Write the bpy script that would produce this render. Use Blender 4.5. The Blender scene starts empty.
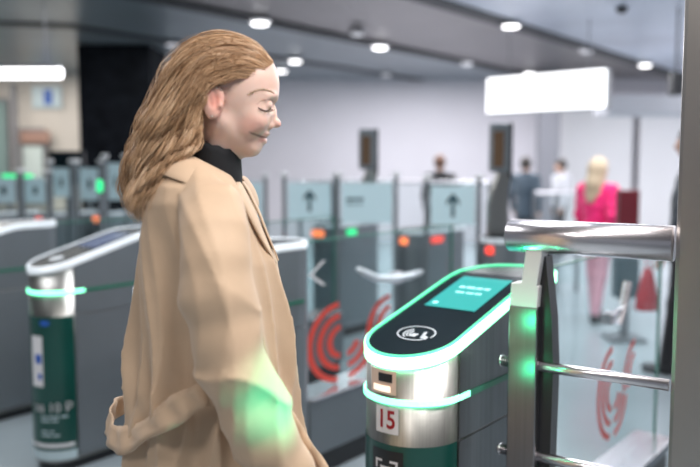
import bpy, bmesh, math, random
import numpy as np
from mathutils import Vector, Matrix
random.seed(7); rng = np.random.default_rng(7)
SC = bpy.context.scene
COL = SC.collection
R = math.radians

# ------------------------------------------------------------------ camera
CAM = Vector((0, 0, 1.47)); F = 780.0; PITCH = math.atan(68.5 / F)
cd = bpy.data.cameras.new('camera'); cam = bpy.data.objects.new('camera', cd); COL.objects.link(cam)
cam.location = CAM; cam.rotation_euler = (math.pi / 2 - PITCH, 0, 0)
cd.sensor_width = 36; cd.lens = F / 700 * 36; cd.clip_end = 100
cd.dof.use_dof = True; cd.dof.focus_distance = 1.68; cd.dof.aperture_fstop = 1.75
SC.camera = cam
# ------------------------------------------------------------------ world, exposure
w = bpy.data.worlds.new('world'); SC.world = w; w.use_nodes = True
w.node_tree.nodes['Background'].inputs[0].default_value = (0.80, 0.88, 1.0, 1)
w.node_tree.nodes['Background'].inputs[1].default_value = 0.27
SC.view_settings.view_transform = 'Standard'; SC.view_settings.look = 'None'
SC.view_settings.gamma = 1; SC.view_settings.exposure = 0.0
SC.view_settings.use_curve_mapping = False
SC.cycles.max_bounces = 8; SC.cycles.transparent_max_bounces = 24
SC.cycles.sample_clamp_indirect = 6

def area_light(name, loc, size, power, color=(1, 1, 1), rot=(0, 0, 0), sy=None):
    l = bpy.data.lights.new(name, 'AREA'); l.energy = power; l.color = color
    l.size = size
    if sy: l.shape = 'RECTANGLE'; l.size_y = sy
    o = bpy.data.objects.new(name, l); COL.objects.link(o); o.location = loc; o.rotation_euler = rot
    return o
# the hall's recessed ceiling lamps (rows continue overhead and behind the viewpoint)
H = 3.1
area_light('ceiling_lamp_light', (-1.2, -0.4, H - .04), .8, 36, (1, .97, .93))
area_light('ceiling_lamp_light', (.35, .35, H - .04), .5, 34, (1, .97, .92))
area_light('ceiling_lamp_light', (1.3, 1.1, H - .04), .6, 64, (1, .98, .96))
area_light('ceiling_lamp_light', (0.3, 3.2, H - .04), 1.2, 62, (.96, .98, 1))
area_light('ceiling_lamp_light', (-2.4, 3.4, H - .04), 1.2, 62, (.96, .98, 1))
area_light('ceiling_lamp_light', (2.6, 6.5, H - .04), 2.4, 140, (.95, .98, 1))
area_light('ceiling_lamp_light', (-1.8, 8.5, H - .04), 2.4, 90, (.95, .98, 1))
area_light('ceiling_lamp_light', (1.5, 11.8, H - .04), 3.4, 250, (.97, .97, 1))
area_light('ceiling_lamp_light', (6.2, 10.5, H - .04), 3.0, 230, (.97, .97, 1))
area_light('ceiling_lamp_light', (-5.5, 11.8, H - .04), 2.4, 130, (1, .95, .88))

# ------------------------------------------------------------------ helpers
CF = Vector((0, math.cos(PITCH), -math.sin(PITCH))); CU = Vector((0, math.sin(PITCH), math.cos(PITCH)))
def ray(px, py): return Vector((1, 0, 0)) * ((px - 350) / F) + CU * ((233.5 - py) / F) + CF
def at(px, py, Y):
    r = ray(px, py); return CAM + r * (Y / r.y)
def onz(px, py, z):
    r = ray(px, py); return CAM + r * ((z - CAM.z) / r.z)
def proj(p):
    v = Vector(p) - CAM; d = v.dot(CF); return 350 + F * v.x / d, 233.5 - F * v.dot(CU) / d

def mat(name, col, rough=.5, metal=0.0, emis=None, es=0.0, noise=None, bump=None, coat=0.0, sheen=0.0, stretch=(1, 1, 1), sss=0.0):
    m = bpy.data.materials.new(name); m.use_nodes = True; nt = m.node_tree; b = nt.nodes['Principled BSDF']
    b.inputs['Base Color'].default_value = (*col, 1); b.inputs['Roughness'].default_value = rough
    b.inputs['Metallic'].default_value = metal; b.inputs['Coat Weight'].default_value = coat
    b.inputs['Sheen Weight'].default_value = sheen
    if sss:
        b.inputs['Subsurface Weight'].default_value = sss; b.inputs['Subsurface Radius'].default_value = (.012, .004, .002)
        b.inputs['Subsurface Scale'].default_value = 1
    if emis: b.inputs['Emission Color'].default_value = (*emis, 1); b.inputs['Emission Strength'].default_value = es
    if noise or bump:
        tc = nt.nodes.new('ShaderNodeTexCoord'); mp = nt.nodes.new('ShaderNodeMapping'); mp.inputs['Scale'].default_value = stretch
        nt.links.new(tc.outputs['Object'], mp.inputs['Vector'])
    if noise:  # (scale, amount)
        n = nt.nodes.new('ShaderNodeTexNoise'); n.inputs['Scale'].default_value = noise[0]; n.inputs['Detail'].default_value = 5
        nt.links.new(mp.outputs[0], n.inputs['Vector'])
        r = nt.nodes.new('ShaderNodeMapRange'); r.inputs['To Min'].default_value = 1 - noise[1]; r.inputs['To Max'].default_value = 1 + noise[1]
        r.inputs['From Min'].default_value = .3; r.inputs['From Max'].default_value = .7
        nt.links.new(n.outputs[0], r.inputs['Value'])
        v = nt.nodes.new('ShaderNodeVectorMath'); v.operation = 'SCALE'; v.inputs[0].default_value = col
        nt.links.new(r.outputs[0], v.inputs['Scale']); nt.links.new(v.outputs[0], b.inputs['Base Color'])
    if bump:  # (scale, distance)
        n = nt.nodes.new('ShaderNodeTexNoise'); n.inputs['Scale'].default_value = bump[0]; n.inputs['Detail'].default_value = 4
        nt.links.new(mp.outputs[0], n.inputs['Vector'])
        bp = nt.nodes.new('ShaderNodeBump'); bp.inputs['Distance'].default_value = bump[1]; bp.inputs['Strength'].default_value = .6
        nt.links.new(n.outputs[0], bp.inputs['Height']); nt.links.new(bp.outputs[0], b.inputs['Normal'])
    return m
def glass_mat(name, tint, refl=.04, rough=.02):
    m = bpy.data.materials.new(name); m.use_nodes = True; nt = m.node_tree; nt.nodes.clear()
    o = nt.nodes.new('ShaderNodeOutputMaterial'); t = nt.nodes.new('ShaderNodeBsdfTransparent'); t.inputs[0].default_value = (*tint, 1)
    g = nt.nodes.new('ShaderNodeBsdfGlossy'); g.inputs['Roughness'].default_value = rough
    f = nt.nodes.new('ShaderNodeFresnel'); f.inputs[0].default_value = 1.2
    a = nt.nodes.new('ShaderNodeMath'); a.operation = 'ADD'; a.inputs[1].default_value = refl; nt.links.new(f.outputs[0], a.inputs[0])
    ge = nt.nodes.new('ShaderNodeNewGeometry'); iv = nt.nodes.new('ShaderNodeMath'); iv.operation = 'SUBTRACT'; iv.inputs[0].default_value = 1; nt.links.new(ge.outputs['Backfacing'], iv.inputs[1])
    ml = nt.nodes.new('ShaderNodeMath'); ml.operation = 'MULTIPLY'; nt.links.new(a.outputs[0], ml.inputs[0]); nt.links.new(iv.outputs[0], ml.inputs[1]); a = ml
    mx = nt.nodes.new('ShaderNodeMixShader'); nt.links.new(a.outputs[0], mx.inputs[0]); nt.links.new(t.outputs[0], mx.inputs[1]); nt.links.new(g.outputs[0], mx.inputs[2])
    nt.links.new(mx.outputs[0], o.inputs[0]); return m

M = dict(
 steel=mat('brushed_steel', (.40, .39, .375), .33, 1.0, noise=(3, .12), bump=(6, .0004), stretch=(60, 60, .6)),
 rail=mat('polished_steel', (.74, .70, .73), .27, 1.0),
 post=mat('satin_steel', (.27, .26, .275), .38, 1.0, noise=(3, .08), stretch=(40, 40, .6)),
 darksteel=mat('dark_brushed_steel', (.16, .17, .18), .38, .8, noise=(4, .15), stretch=(20, 20, .5)),
 greysteel=mat('grey_painted_steel', (.20, .22, .24), .42, .5, noise=(2, .08)),
 column=mat('column_cladding', (.40, .37, .35), .34, 1.0, noise=(2, .15), stretch=(1, 1, .4)),
 black=mat('black_glass', (.006, .012, .016), .25),
 blackp=mat('black_plastic', (.015, .015, .018), .4),
 green=mat('green_vinyl', (.003, .060, .047), .30, 0, noise=(4, .08), coat=.3),
 white=mat('white_plastic', (.78, .78, .80), .35),
 whitew=mat('white_vinyl', (.75, .72, .74), .4),
 red=mat('red_ink', (.62, .035, .05), .4),
 logo=mat('red_vinyl', (.80, .07, .045), .4),
 blue=mat('blue_ink', (.02, .10, .45), .4),
 frosted=mat('frosted_print', (.50, .60, .64), .35),
 ring=mat('led_ring_diffuser', (.7, .9, .8), .3, emis=(.26, 1.0, .48), es=4.2),
 ringedge=mat('led_ring_edge', (.1, .5, .3), .3, emis=(.06, .95, .38), es=.9),
 stripdim=mat('green_glass_trim', (.02, .16, .10), .3),
 ringoff=mat('white_ring_trim', (.72, .76, .80), .3, emis=(.8, .9, 1), es=.12),
 strip=mat('led_strip_diffuser', (.6, .9, .8), .3, emis=(.14, 1.0, .50), es=3.0),
 screen=mat('teal_screen', (.01, .05, .05), .2, emis=(.02, .55, .50), es=.9),
 screentext=mat('screen_letters', (.3, .6, .6), .3, emis=(.25, .80, .78), es=.8),
 icon=mat('grey_ink', (.42, .45, .48), .4),
 sign=mat('pale_blue_sign', (.62, .80, .86), .4),
 ink=mat('dark_teal_ink', (.02, .07, .09), .5),
 ledred=mat('red_indicator', (.5, .02, .02), .4, emis=(1, .07, .04), es=1.6),
 ledorange=mat('orange_indicator', (.5, .1, .02), .4, emis=(1, .22, .08), es=2.0),
 ledgreen=mat('green_indicator', (.02, .4, .1), .4, emis=(.02, 1, .35), es=1.2),
 glow=mat('lamp_diffuser', (.9, .9, .9), .4, emis=(1, .98, .98), es=5),
 glowdim=mat('dim_lamp_diffuser', (.6, .6, .62), .4, emis=(.9, .88, .95), es=.55),
 box=mat('lightbox_face', (.9, .9, .9), .4, emis=(1, 1, 1), es=1.9),
 glass=glass_mat('clear_glass', (.90, .95, .95), .01),
 glasst=glass_mat('tinted_glass', (.95, .98, .98), .01),
 gedge=mat('glass_edge', (.05, .22, .16), .2),
 floor=mat('polished_floor', (.33, .38, .41), .18, 0, noise=(1.2, .08)),
 ceil_a=mat('ceiling_panel_slate', (.24, .28, .31), .30, .45, noise=(.5, .2)),
 ceil_b=mat('ceiling_panel_brown', (.22, .20, .20), .30, .6, noise=(.5, .2)),
 ceil_c=mat('ceiling_panel_reflection', (.56, .60, .70), .32, .3, noise=(.5, .25)),  # bluish reflection on the right-hand band put into its base colour
 channel=mat('ceiling_channel', (.012, .013, .018), .5),
 wall=mat('pale_wall', (.66, .63, .68), .6, noise=(.6, .05)),
 wallb=mat('beige_wall', (.60, .55, .50), .6, noise=(.8, .10)),
 wallw=mat('white_panel_wall', (.82, .80, .82), .5),
 pillar=mat('black_granite', (.008, .009, .012), .45, 0, noise=(6, .5)),
 greywall=mat('grey_pillar_paint', (.20, .20, .22), .5),
)
for k_ in ('black', 'pillar'): M[k_].node_tree.nodes['Principled BSDF'].inputs['IOR'].default_value = 1.14
# unseen spot standing in for the unbuilt neighbouring gate's green light, aimed at the sleeve
l_ = bpy.data.lights.new('green_sleeve_spot', 'SPOT'); l_.energy = 85; l_.color = (.015, 1, .60); l_.spot_size = R(11.5); l_.spot_blend = 1; l_.shadow_soft_size = .02
o_ = bpy.data.objects.new('green_sleeve_spot', l_); COL.objects.link(o_); o_.location = (.72, .80, 1.0); o_.rotation_euler = (Vector((-.125, 1.30, 1.075)) - o_.location).to_track_quat('-Z', 'Y').to_euler()
def sh(o, smooth=True):
    if smooth:
        for p in o.data.polygons: p.use_smooth = True
def mesh_obj(name, v, f, m, parent=None, smooth=False, loc=None):
    me = bpy.data.meshes.new(name)
    if isinstance(v, np.ndarray):
        f = np.asarray(f, dtype=np.int32); n = f.shape[1]
        me.vertices.add(len(v)); me.vertices.foreach_set('co', np.ascontiguousarray(v, dtype=np.float32).ravel())
        me.loops.add(f.size); me.loops.foreach_set('vertex_index', f.ravel())
        me.polygons.add(len(f)); me.polygons.foreach_set('loop_start', np.arange(len(f), dtype=np.int32) * n)
        me.update(calc_edges=True); me.validate()
    else:
        me.from_pydata([tuple(x) for x in v], [], f); me.update()
    if smooth: me.polygons.foreach_set('use_smooth', [True] * len(me.polygons))
    ms = m if isinstance(m, (list, tuple)) else [m]
    for x in ms: me.materials.append(M[x] if isinstance(x, str) else x)
    o = bpy.data.objects.new(name, me); COL.objects.link(o)
    if parent: o.parent = parent
    if loc is not None: o.location = loc
    return o
class MB:
    def __init__(s): s.v = []; s.f = []
    def add(s, v, f):
        k = len(s.v); s.v += [Vector(x) for x in v]; s.f += [tuple(i + k for i in q) for q in f]; return s
    def box(s, c, size, rz=0, bev=0):
        x, y, z = [q / 2 for q in size]; m = Matrix.Rotation(rz, 3, 'Z'); c = Vector(c)
        if bev:
            bm = bmesh.new(); bmesh.ops.create_cube(bm, size=1)
            for q in bm.verts: q.co = Vector((q.co.x * size[0], q.co.y * size[1], q.co.z * size[2]))
            bmesh.ops.bevel(bm, geom=bm.edges[:], offset=bev, segments=2, affect='EDGES', profile=.5)
            bm.verts.index_update()
            s.add([m @ q.co + c for q in bm.verts], [tuple(l.index for l in f.verts) for f in bm.faces]); bm.free(); return s
        v = [m @ Vector((a * x, b * y, d * z)) + c for a in (-1, 1) for b in (-1, 1) for d in (-1, 1)]
        return s.add(v, [(0, 1, 3, 2), (4, 6, 7, 5), (0, 4, 5, 1), (2, 3, 7, 6), (0, 2, 6, 4), (1, 5, 7, 3)])
    def tube(s, pts, r, n=12, caps=True, flat=1.0):
        pts = [Vector(p) for p in pts]; k = len(s.v); rs = r if isinstance(r, (list, tuple)) else [r] * len(pts)
        prev = None
        for i, p in enumerate(pts):
            d = (pts[min(i + 1, len(pts) - 1)] - pts[max(i - 1, 0)]).normalized()
            u = (prev - d * prev.dot(d)).normalized() if prev else d.orthogonal().normalized() if abs(d.z) > .9 else d.cross(Vector((0, 0, 1))).normalized()
            prev = u; v = d.cross(u)
            for j in range(n):
                a = 2 * math.pi * j / n; s.v.append(p + (u * math.cos(a) + v * math.sin(a) * flat) * rs[i])
        for i in range(len(pts) - 1):
            for j in range(n):
                a = k + i * n + j; b = k + i * n + (j + 1) % n; s.f.append((a, b, b + n, a + n))
        if caps: s.f.append(tuple(k + j for j in range(n))[::-1]); s.f.append(tuple(k + (len(pts) - 1) * n + j for j in range(n)))
        return s
    def prism(s, poly, z0, z1):
        n = len(poly); v = [Vector((p[0], p[1], z0)) for p in poly] + [Vector((p[0], p[1], z1)) for p in poly]
        return s.add(v, [tuple(range(n))[::-1], tuple(range(n, 2 * n))] + [(i, (i + 1) % n, (i + 1) % n + n, i + n) for i in range(n)])
    def grid(s, rows, closed=False):
        k = len(s.v); n = len(rows[0])
        for r in rows: s.v += [Vector(p) for p in r]
        for i in range(len(rows) - 1):
            for j in range(n if closed else n - 1):
                a = k + i * n + j; b = k + i * n + (j + 1) % n; s.f.append((a, b, b + n, a + n))
        return s
    def xf(s, fn): s.v = [Vector(fn(p)) for p in s.v]; return s
    def build(s, name, m, parent=None, smooth=False, loc=None):
        o = mesh_obj(name, s.v, s.f, m, parent, smooth, loc)
        return o
def bevelmod(o, w=.003, seg=2):
    b = o.modifiers.new('bevel', 'BEVEL'); b.width = w; b.segments = seg; b.limit_method = 'ANGLE'; b.angle_limit = R(40); return o
def tag(o, label=None, cat=None, group=None, kind=None):
    if label: o['label'] = label
    if cat: o['category'] = cat
    if group: o['group'] = group
    if kind: o['kind'] = kind
    return o
def empty(name, loc, rz=0, label=None, cat=None, group=None):
    o = bpy.data.objects.new(name, None); COL.objects.link(o); o.location = loc; o.rotation_euler = (0, 0, rz); o.empty_display_size = .1
    return tag(o, label, cat, group)
def text_geo(s, size, align='CENTER', ext=.0006, bold=0):
    c = bpy.data.curves.new('lettering', 'FONT'); c.body = s; c.size = size; c.align_x = align; c.align_y = 'CENTER'; c.extrude = ext; c.offset = bold
    c.resolution_u = 4
    o = bpy.data.objects.new('lettering', c); COL.objects.link(o)
    me = bpy.data.meshes.new_from_object(o.evaluated_get(bpy.context.evaluated_depsgraph_get()))
    v = [x.co.copy() for x in me.vertices]; f = [tuple(p.vertices) for p in me.polygons]
    bpy.data.objects.remove(o); bpy.data.curves.remove(c); bpy.data.meshes.remove(me)
    return v, f
# ------------------------------------------------------------------ distance-field modeller (organic shapes)
class Vol:
    def __init__(s, lo, hi, h):
        s.h = h; s.lo = np.array(lo, float); n = np.ceil((np.array(hi) - s.lo) / h).astype(int) + 1
        s.ax = [s.lo[i] + np.arange(n[i]) * h for i in range(3)]; s.D = np.full(n, 1.0)
    def sl(s, lo, hi, m):
        return tuple(slice(max(0, int((lo[i] - m - s.lo[i]) / s.h)), min(len(s.ax[i]), int((hi[i] + m - s.lo[i]) / s.h) + 2)) for i in range(3))
    def pts(s, sl): return np.meshgrid(s.ax[0][sl[0]], s.ax[1][sl[1]], s.ax[2][sl[2]], indexing='ij', sparse=True)
    def comb(s, sl, d, k, sub=False):
        D = s.D[sl]
        if sub:
            hh = np.maximum(k - np.abs(D + d), 0) / max(k, 1e-6); s.D[sl] = np.maximum(D, -d) + hh * hh * k * .25
        else:
            hh = np.maximum(k - np.abs(D - d), 0) / max(k, 1e-6); s.D[sl] = np.minimum(D, d) - hh * hh * k * .25
    def cone(s, a, b, r1, r2, k=.01, sub=False, mul=(1, 1, 1)):
        a = np.array(a, float); b = np.array(b, float); r = max(r1, r2)
        sl = s.sl(np.minimum(a, b) - r, np.maximum(a, b) + r, k + 4 * s.h); X, Y, Z = s.pts(sl)
        ab = b - a; L = max(ab @ ab, 1e-9)
        t = np.clip(((X - a[0]) * ab[0] + (Y - a[1]) * ab[1] + (Z - a[2]) * ab[2]) / L, 0, 1)
        d = np.sqrt((X - a[0] - t * ab[0])**2 + (Y - a[1] - t * ab[1])**2 + (Z - a[2] - t * ab[2])**2) - (r1 + (r2 - r1) * t)
        s.comb(sl, d, k, sub)
    def ell(s, c, r, k=.01, sub=False, rot=None):
        c = np.array(c, float); r = np.array(r, float); m = r.max()
        sl = s.sl(c - m, c + m, k + 4 * s.h); X, Y, Z = s.pts(sl); X = X - c[0]; Y = Y - c[1]; Z = Z - c[2]
        if rot is not None:
            q = np.array(rot.transposed()); X, Y, Z = (q[i, 0] * X + q[i, 1] * Y + q[i, 2] * Z for i in range(3))
        k0 = np.sqrt((X / r[0])**2 + (Y / r[1])**2 + (Z / r[2])**2) + 1e-9; k1 = np.sqrt((X / r[0]**2)**2 + (Y / r[1]**2)**2 + (Z / r[2]**2)**2) + 1e-9
        s.comb(sl, k0 * (k0 - 1) / k1, k, sub)
    def chain(s, pts, rs, k=.01):
        for i in range(len(pts) - 1): s.cone(pts[i], pts[i + 1], rs[i], rs[i + 1], k)
    def mesh(s):
        D = s.D; D[0] = D[-1] = 1; D[:, 0] = D[:, -1] = 1; D[:, :, 0] = D[:, :, -1] = 1
        I = D < 0; n = D.shape; cs = tuple(q - 1 for q in n)
        off = [(i, j, k) for i in (0, 1) for j in (0, 1) for k in (0, 1)]
        cnt = sum(I[i:i + cs[0], j:j + cs[1], k:k + cs[2]].astype(np.int8) for i, j, k in off)
        act = np.argwhere((cnt > 0) & (cnt < 8)); idx = np.full(cs, -1, dtype=np.int64); idx[tuple(act.T)] = np.arange(len(act))
        acc = np.zeros((len(act), 3)); num = np.zeros(len(act))
        for p in off:
            for ax in range(3):
                if p[ax]: continue
                q = list(p); q[ax] = 1
                a = D[tuple((act + p).T)]; b = D[tuple((act + q).T)]; msk = (a < 0) != (b < 0)
                t = np.where(msk, a / np.where(a - b == 0, 1, a - b), 0); pos = np.tile(np.array(p, float), (len(act), 1)); pos[:, ax] = t
                acc[msk] += pos[msk]; num += msk
        V = s.lo + (act + acc / num[:, None]) * s.h; Q = []
        for ax in range(3):
            u, v = (ax + 1) % 3, (ax + 2) % 3
            sl0 = [slice(None)] * 3; sl1 = [slice(None)] * 3; sl0[ax] = slice(0, -1); sl1[ax] = slice(1, None)
            A = I[tuple(sl0)]; B = I[tuple(sl1)]; e = np.argwhere(A != B); inn = A[tuple(e.T)]
            ok = (e[:, u] > 0) & (e[:, v] > 0) & (e[:, u] < cs[u]) & (e[:, v] < cs[v]); e = e[ok]; inn = inn[ok]
            def g(du, dv):
                c = e.copy(); c[:, u] -= du; c[:, v] -= dv; return idx[tuple(c.T)]
            q = np.stack([g(0, 0), g(1, 0), g(1, 1), g(0, 1)], 1); q[~inn] = q[~inn][:, ::-1]; Q.append(q)
        return V, np.concatenate(Q)
    def sample(s, P):
        f = (P - s.lo) / s.h; i = np.clip(f.astype(int), 0, np.array(s.D.shape) - 2); t = f - i; r = 0
        for a in (0, 1):
            for b in (0, 1):
                for c in (0, 1):
                    w_ = (t[:, 0] if a else 1 - t[:, 0]) * (t[:, 1] if b else 1 - t[:, 1]) * (t[:, 2] if c else 1 - t[:, 2])
                    r = r + w_ * s.D[i[:, 0] + a, i[:, 1] + b, i[:, 2] + c]
        return r
    def build(s, name, m, parent=None):
        V, Q = s.mesh()
        off = np.array(parent.location) if parent and not parent.parent else 0
        return mesh_obj(name, V - off, Q, m, parent, True)
# ================================================================== the setting
struct = lambda o: tag(o, kind='structure')
AX = Vector((.622, .783, 0)); LT = Vector((.783, -.622, 0)); AXA = math.atan2(.783, .622)
struct(MB().box((1, 6, -.05), (26, 24, .1)).build('floor', 'floor'))
struct(MB().box((1, 6, H + .1), (26, 24, .2)).build('ceiling', 'ceil_b'))
# ceiling bands between the channels run along the gate direction
def strip(name, pa, pb, wdt, m, th=.02, lat=0, ext=(6, 12)):
    a = onz(*pa, H); p = a + LT * lat; mb = MB()
    p0 = p - AX * ext[0]; p1 = p + AX * ext[1]
    q = [p0 - LT * wdt / 2, p0 + LT * wdt / 2, p1 + LT * wdt / 2, p1 - LT * wdt / 2]
    return struct(mb.prism([(x.x, x.y) for x in q], H - th, H + .002).build(name, m))
A0 = onz(511, 23, H); B0 = onz(320, 32, H); C0 = onz(230, 49.5, H)
LA, LB, LC = A0.dot(LT), B0.dot(LT), C0.dot(LT)
strip('ceiling_panel_right', (511, 23), None, 7, 'ceil_c', .012, 3.5)
strip('ceiling_panel_middle', (320, 32), None, LB - LC, 'ceil_a', .012, -(LB - LC) / 2)
strip('ceiling_panel_left', (230, 49.5), None, 9, 'ceil_a', .012, -4.5)
strip('ceiling_channel', (511, 23), None, .26, 'channel', .03)
strip('ceiling_channel', (320, 32), None, .24, 'channel', .03)
strip('ceiling_channel', (230, 49.5), None, .2, 'channel', .03, 0, (2.4, 12))
c0 = onz(78, 25, H); c1 = onz(-60, 20, H)
d = (c1 - c0).normalized(); nn = Vector((-d.y, d.x, 0)) * .12
struct(MB().prism([(x.x, x.y) for x in (c0 + nn, c0 - nn, c1 - nn, c1 + nn)], H - .03, H).build('ceiling_channel', 'channel'))
# walls
struct(MB().box((3.3, 15.1, H / 2), (13.4, .2, H)).build('wall_back', 'wall'))
struct(MB().box((-7.2, 14.1, H / 2), (7.6, .2, H)).build('wall_left', 'wallb'))
struct(MB().box((9.2, 9, H / 2), (.2, 13, H)).build('wall_right', 'wallw'))
for i, (x0, x1) in enumerate(((561, 633), (640, 690))):
    a, b = at(x0, 100, 14.7), at(x1, 100, 14.7)
    struct(MB().box(((a.x + b.x) / 2, 14.7, 1.3), (b.x - a.x, .1, 2.6)).build('trim_%d' % (i + 1), 'wallw'))
a = at(549, 100, 13.8); struct(MB().box((a.x, 13.8, H / 2), (.33, .33, H)).build('trim_3', mat('dim_grey_paint', (.24, .24, .27), .5)))
# steel column at the right
col = MB(); cx = at(668, 300, 1.80)
cc = Vector((cx.x, cx.y, H / 2)) + LT * .19 + AX * .19 - AX * .01
col.box(cc, (.36, .36, H), math.atan2(LT.y, LT.x), .012)
o = col.build('steel_column', 'column'); tag(o, 'tall brushed steel clad column at the right edge holding the railing', 'column')
# dark pillar left
a = at(78, 120, 10.6); b = at(151, 120, 10.6)
o = MB().box(((a.x + b.x) / 2, 11.1, H / 2 - .005), (b.x - a.x, .95, H - .02), 0, .02).build('granite_pillar', 'pillar')
tag(o, 'wide black polished pillar behind the woman reaching the ceiling', 'pillar')
# bulkhead beam right
a = at(608, 94, 10.2); b = at(700, 94, 10.2)
struct(MB().box(((a.x + b.x) / 2 + .2, 10.5, 2.25), (b.x - a.x + .4, .6, .25), 0, .02).build('trim_4', mat('bulkhead_paint', (.50, .50, .54), .5)))
# shop front left: window frames, coloured bands
wy = 13.95
def lpanel(x0, y0, x1, y1, m, name, label, cat, Y=13.93, th=.05):
    p, q = at(x0, y0, Y), at(x1, y1, Y)
    o = MB().box(((p.x + q.x) / 2, Y, (p.z + q.z) / 2), (q.x - p.x, th, p.z - q.z)).build(name, m); 
    if cat: tag(o, label, cat)
    else: struct(o)
    return o
M['winglass'] = mat('window_pane_far', (.22, .30, .29), .15); M['brown'] = mat('brown_board', (.32, .19, .15), .5); M['winlight'] = mat('bright_pane', (.55, .62, .60), .3)
for i, (x0, x1) in enumerate(((-40, 12), (20, 47))):
    fr = lpanel(x0, 98 if i == 0 else 128, x1, 200, 'greywall', 'window_%d' % (i + 1), None, None)
    p, q = at(x0 + 3, 102 if i == 0 else 146, 13.88), at(x1 - 3, 200, 13.88)
    MB().box(((p.x + q.x) / 2, 13.88, (p.z + q.z) / 2), (q.x - p.x, .04, p.z - q.z)).build('window_pane', 'winglass' if i == 0 else 'winlight', fr)
lpanel(20, 131, 50, 143, 'brown', 'brown_fascia_board', 'brown fascia board over the far left window', 'board', 13.84, .06)
po = lpanel(32, 86, 62, 108, 'frosted', 'wall_poster', 'pale poster with a blue figure high on the far left wall', 'poster', 13.95, .04)
p = at(48, 97, 13.92); MB().box(p, (.14, .02, .26), 0, .005).build('blue_figure', 'blue', po)
lpanel(12, 84, 19, 200, 'greywall', 'trim_5', None, None, 13.7, .15)

# ------------------------------------------------------------------ ceiling fittings
def downlight(px, py, bright, label, r=.085):
    p = onz(px, py, H - .03)
    t = empty('downlight', (p.x, p.y, H - .03), 0, label, 'ceiling light', 'recessed downlights in the dark ceiling channels')
    MB().tube([(0, 0, 0), (0, 0, -.035)], r * 1.25, 20).build('housing', 'greywall', t)
    MB().tube([(0, 0, -.036), (0, 0, -.05)], [r, r * .9], 20).build('diffuser', 'glow' if bright else 'glowdim', t)
for px, py, b, l in (
    (260, 20, 1, 'round bright downlight directly above the woman\'s forehead, nearest of its row'), (380, 45, 1, 'round bright downlight in the middle channel right of the woman'),
    (511, 23, 1, 'largest bright downlight, in the right channel above the white light box'), (645, 63, 1, 'bright downlight at the far end of the right channel near the steel column'),
    (295, 59, 1, 'bright downlight right beside the woman\'s forehead'), (281, 69, 1, 'small bright downlight just in front of the woman\'s hairline'), (447, 82, 1, 'small bright downlight low over the pale back wall'),
    (168, 70, 1, 'bright downlight peeking past the back of the woman\'s hair'), (529, 72, 1, 'small downlight touching the top edge of the white light box'),
    (587, 49, 0, 'dim grey downlight midway along the right channel'), (357, 31, 0, 'dim pinkish downlight in the middle channel'), (386, 73, 0, 'dim grey downlight low over the back wall left of the bright one'),
    (467, 62, 0, 'dim grey downlight in the middle channel left of the light box'), (172, 42, 0, 'dim grey downlight above the woman\'s hair by the black pillar')):
    downlight(px, py, b, l, .095 if b else .08)
for px, py, l in ((622, 8, 'dark round ceiling detector near the upper right corner'), (318, 82, 'left small dark detector where the ceiling meets the back wall'), (339, 83, 'right small dark detector where the ceiling meets the back wall')):
    p = onz(px, py, H - .02) ; s = .07 if py > 50 else .06
    o = MB().tube([(0, 0, 0), (0, 0, -.03), (0, 0, -.06)], [s, s, s * .6], 16).build('ceiling_detector', 'blackp', None, True, (p.x, p.y, H - .012)); tag(o, l, 'detector')
p = at(676, 84, 8.2)
t = empty('ceiling_speaker', (p.x, p.y, p.z - .12), 0, 'small black device hanging from the ceiling beside the steel column', 'speaker')
MB().box((0, 0, .12), (.12, .14, .24), 0, .02).build('body', 'blackp', t)
MB().tube([(0, 0, .23), (0, 0, H - p.z + .12)], .012, 8).build('rod', 'blackp', t)
# tube lamp left
p = at(-30, 73, 8.0); q = at(61, 74, 8.0)
t = empty('tube_lamp', (0, 8.0, p.z), 0, 'long white glowing tube lamp hanging at the upper left', 'lamp')
MB().tube([(p.x - .6, 0, 0), (q.x, 0, 0)], .055, 16).build('tube', 'glow', t, True)
MB().box(((p.x + q.x) / 2 - .3, 0, .06), (q.x - p.x + .6, .07, .04)).build('housing', 'greywall', t)
for x in (p.x + .1, q.x - .15): MB().tube([(x, 0, .07), (x, 0, H - p.z)], .006, 6).build('rod', 'greywall', t)
# light box
a = at(487, 96, 9.6); b = at(607, 96, 8.6); zt, zb = at(487, 78, 9.6).z, at(487, 114, 9.6).z
mid = (a + b) / 2; L = math.hypot(b.x - a.x, b.y - a.y); an = math.atan2(b.y - a.y, b.x - a.x)
t = empty('light_box', (mid.x, mid.y, zb), an, 'large glowing white light box sign hanging from the ceiling', 'sign')
bevelmod(MB().box((0, .07, (zt - zb) / 2), (L, .14, zt - zb), 0, .03).build('frame', 'greywall', t))
MB().box((0, -.01, (zt - zb) / 2), (L - .02, .03, zt - zb - .02), 0, .012).build('lit_face', 'box', t)
for x in (-.5, .5): MB().tube([(x, .07, zt - zb - .01), (x, .07, H - zb)], .006, 8).build('hanger', 'greywall', t)
# ================================================================== ticket gates
GR = .13   # radius of the rounded reader head
def topz(t):
    z = 1.025 + .111 * t / .42
    return z if t < .38 else (1.136 if t > .46 else 1.136 - (.46 - t)**2 * 2.0)
def outline(r, te, n=24, ny=10):
    """points (t, v) of a stadium from t=-r to te+r, counted round from the back, with spare points along the sides"""
    P = []
    for i in range(n + 1):
        a = math.pi / 2 + math.pi * i / n; P.append((r * math.cos(a), r * math.sin(a)))     # front cap: left side (v>0) round to v<0
    for i in range(1, ny): P.append((te * i / ny, -r))
    for i in range(n + 1):
        a = -math.pi / 2 + math.pi * i / n; P.append((te + r * math.cos(a), r * math.sin(a)))
    for i in range(1, ny): P.append((te * (1 - i / ny), r))
    return P
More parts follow.
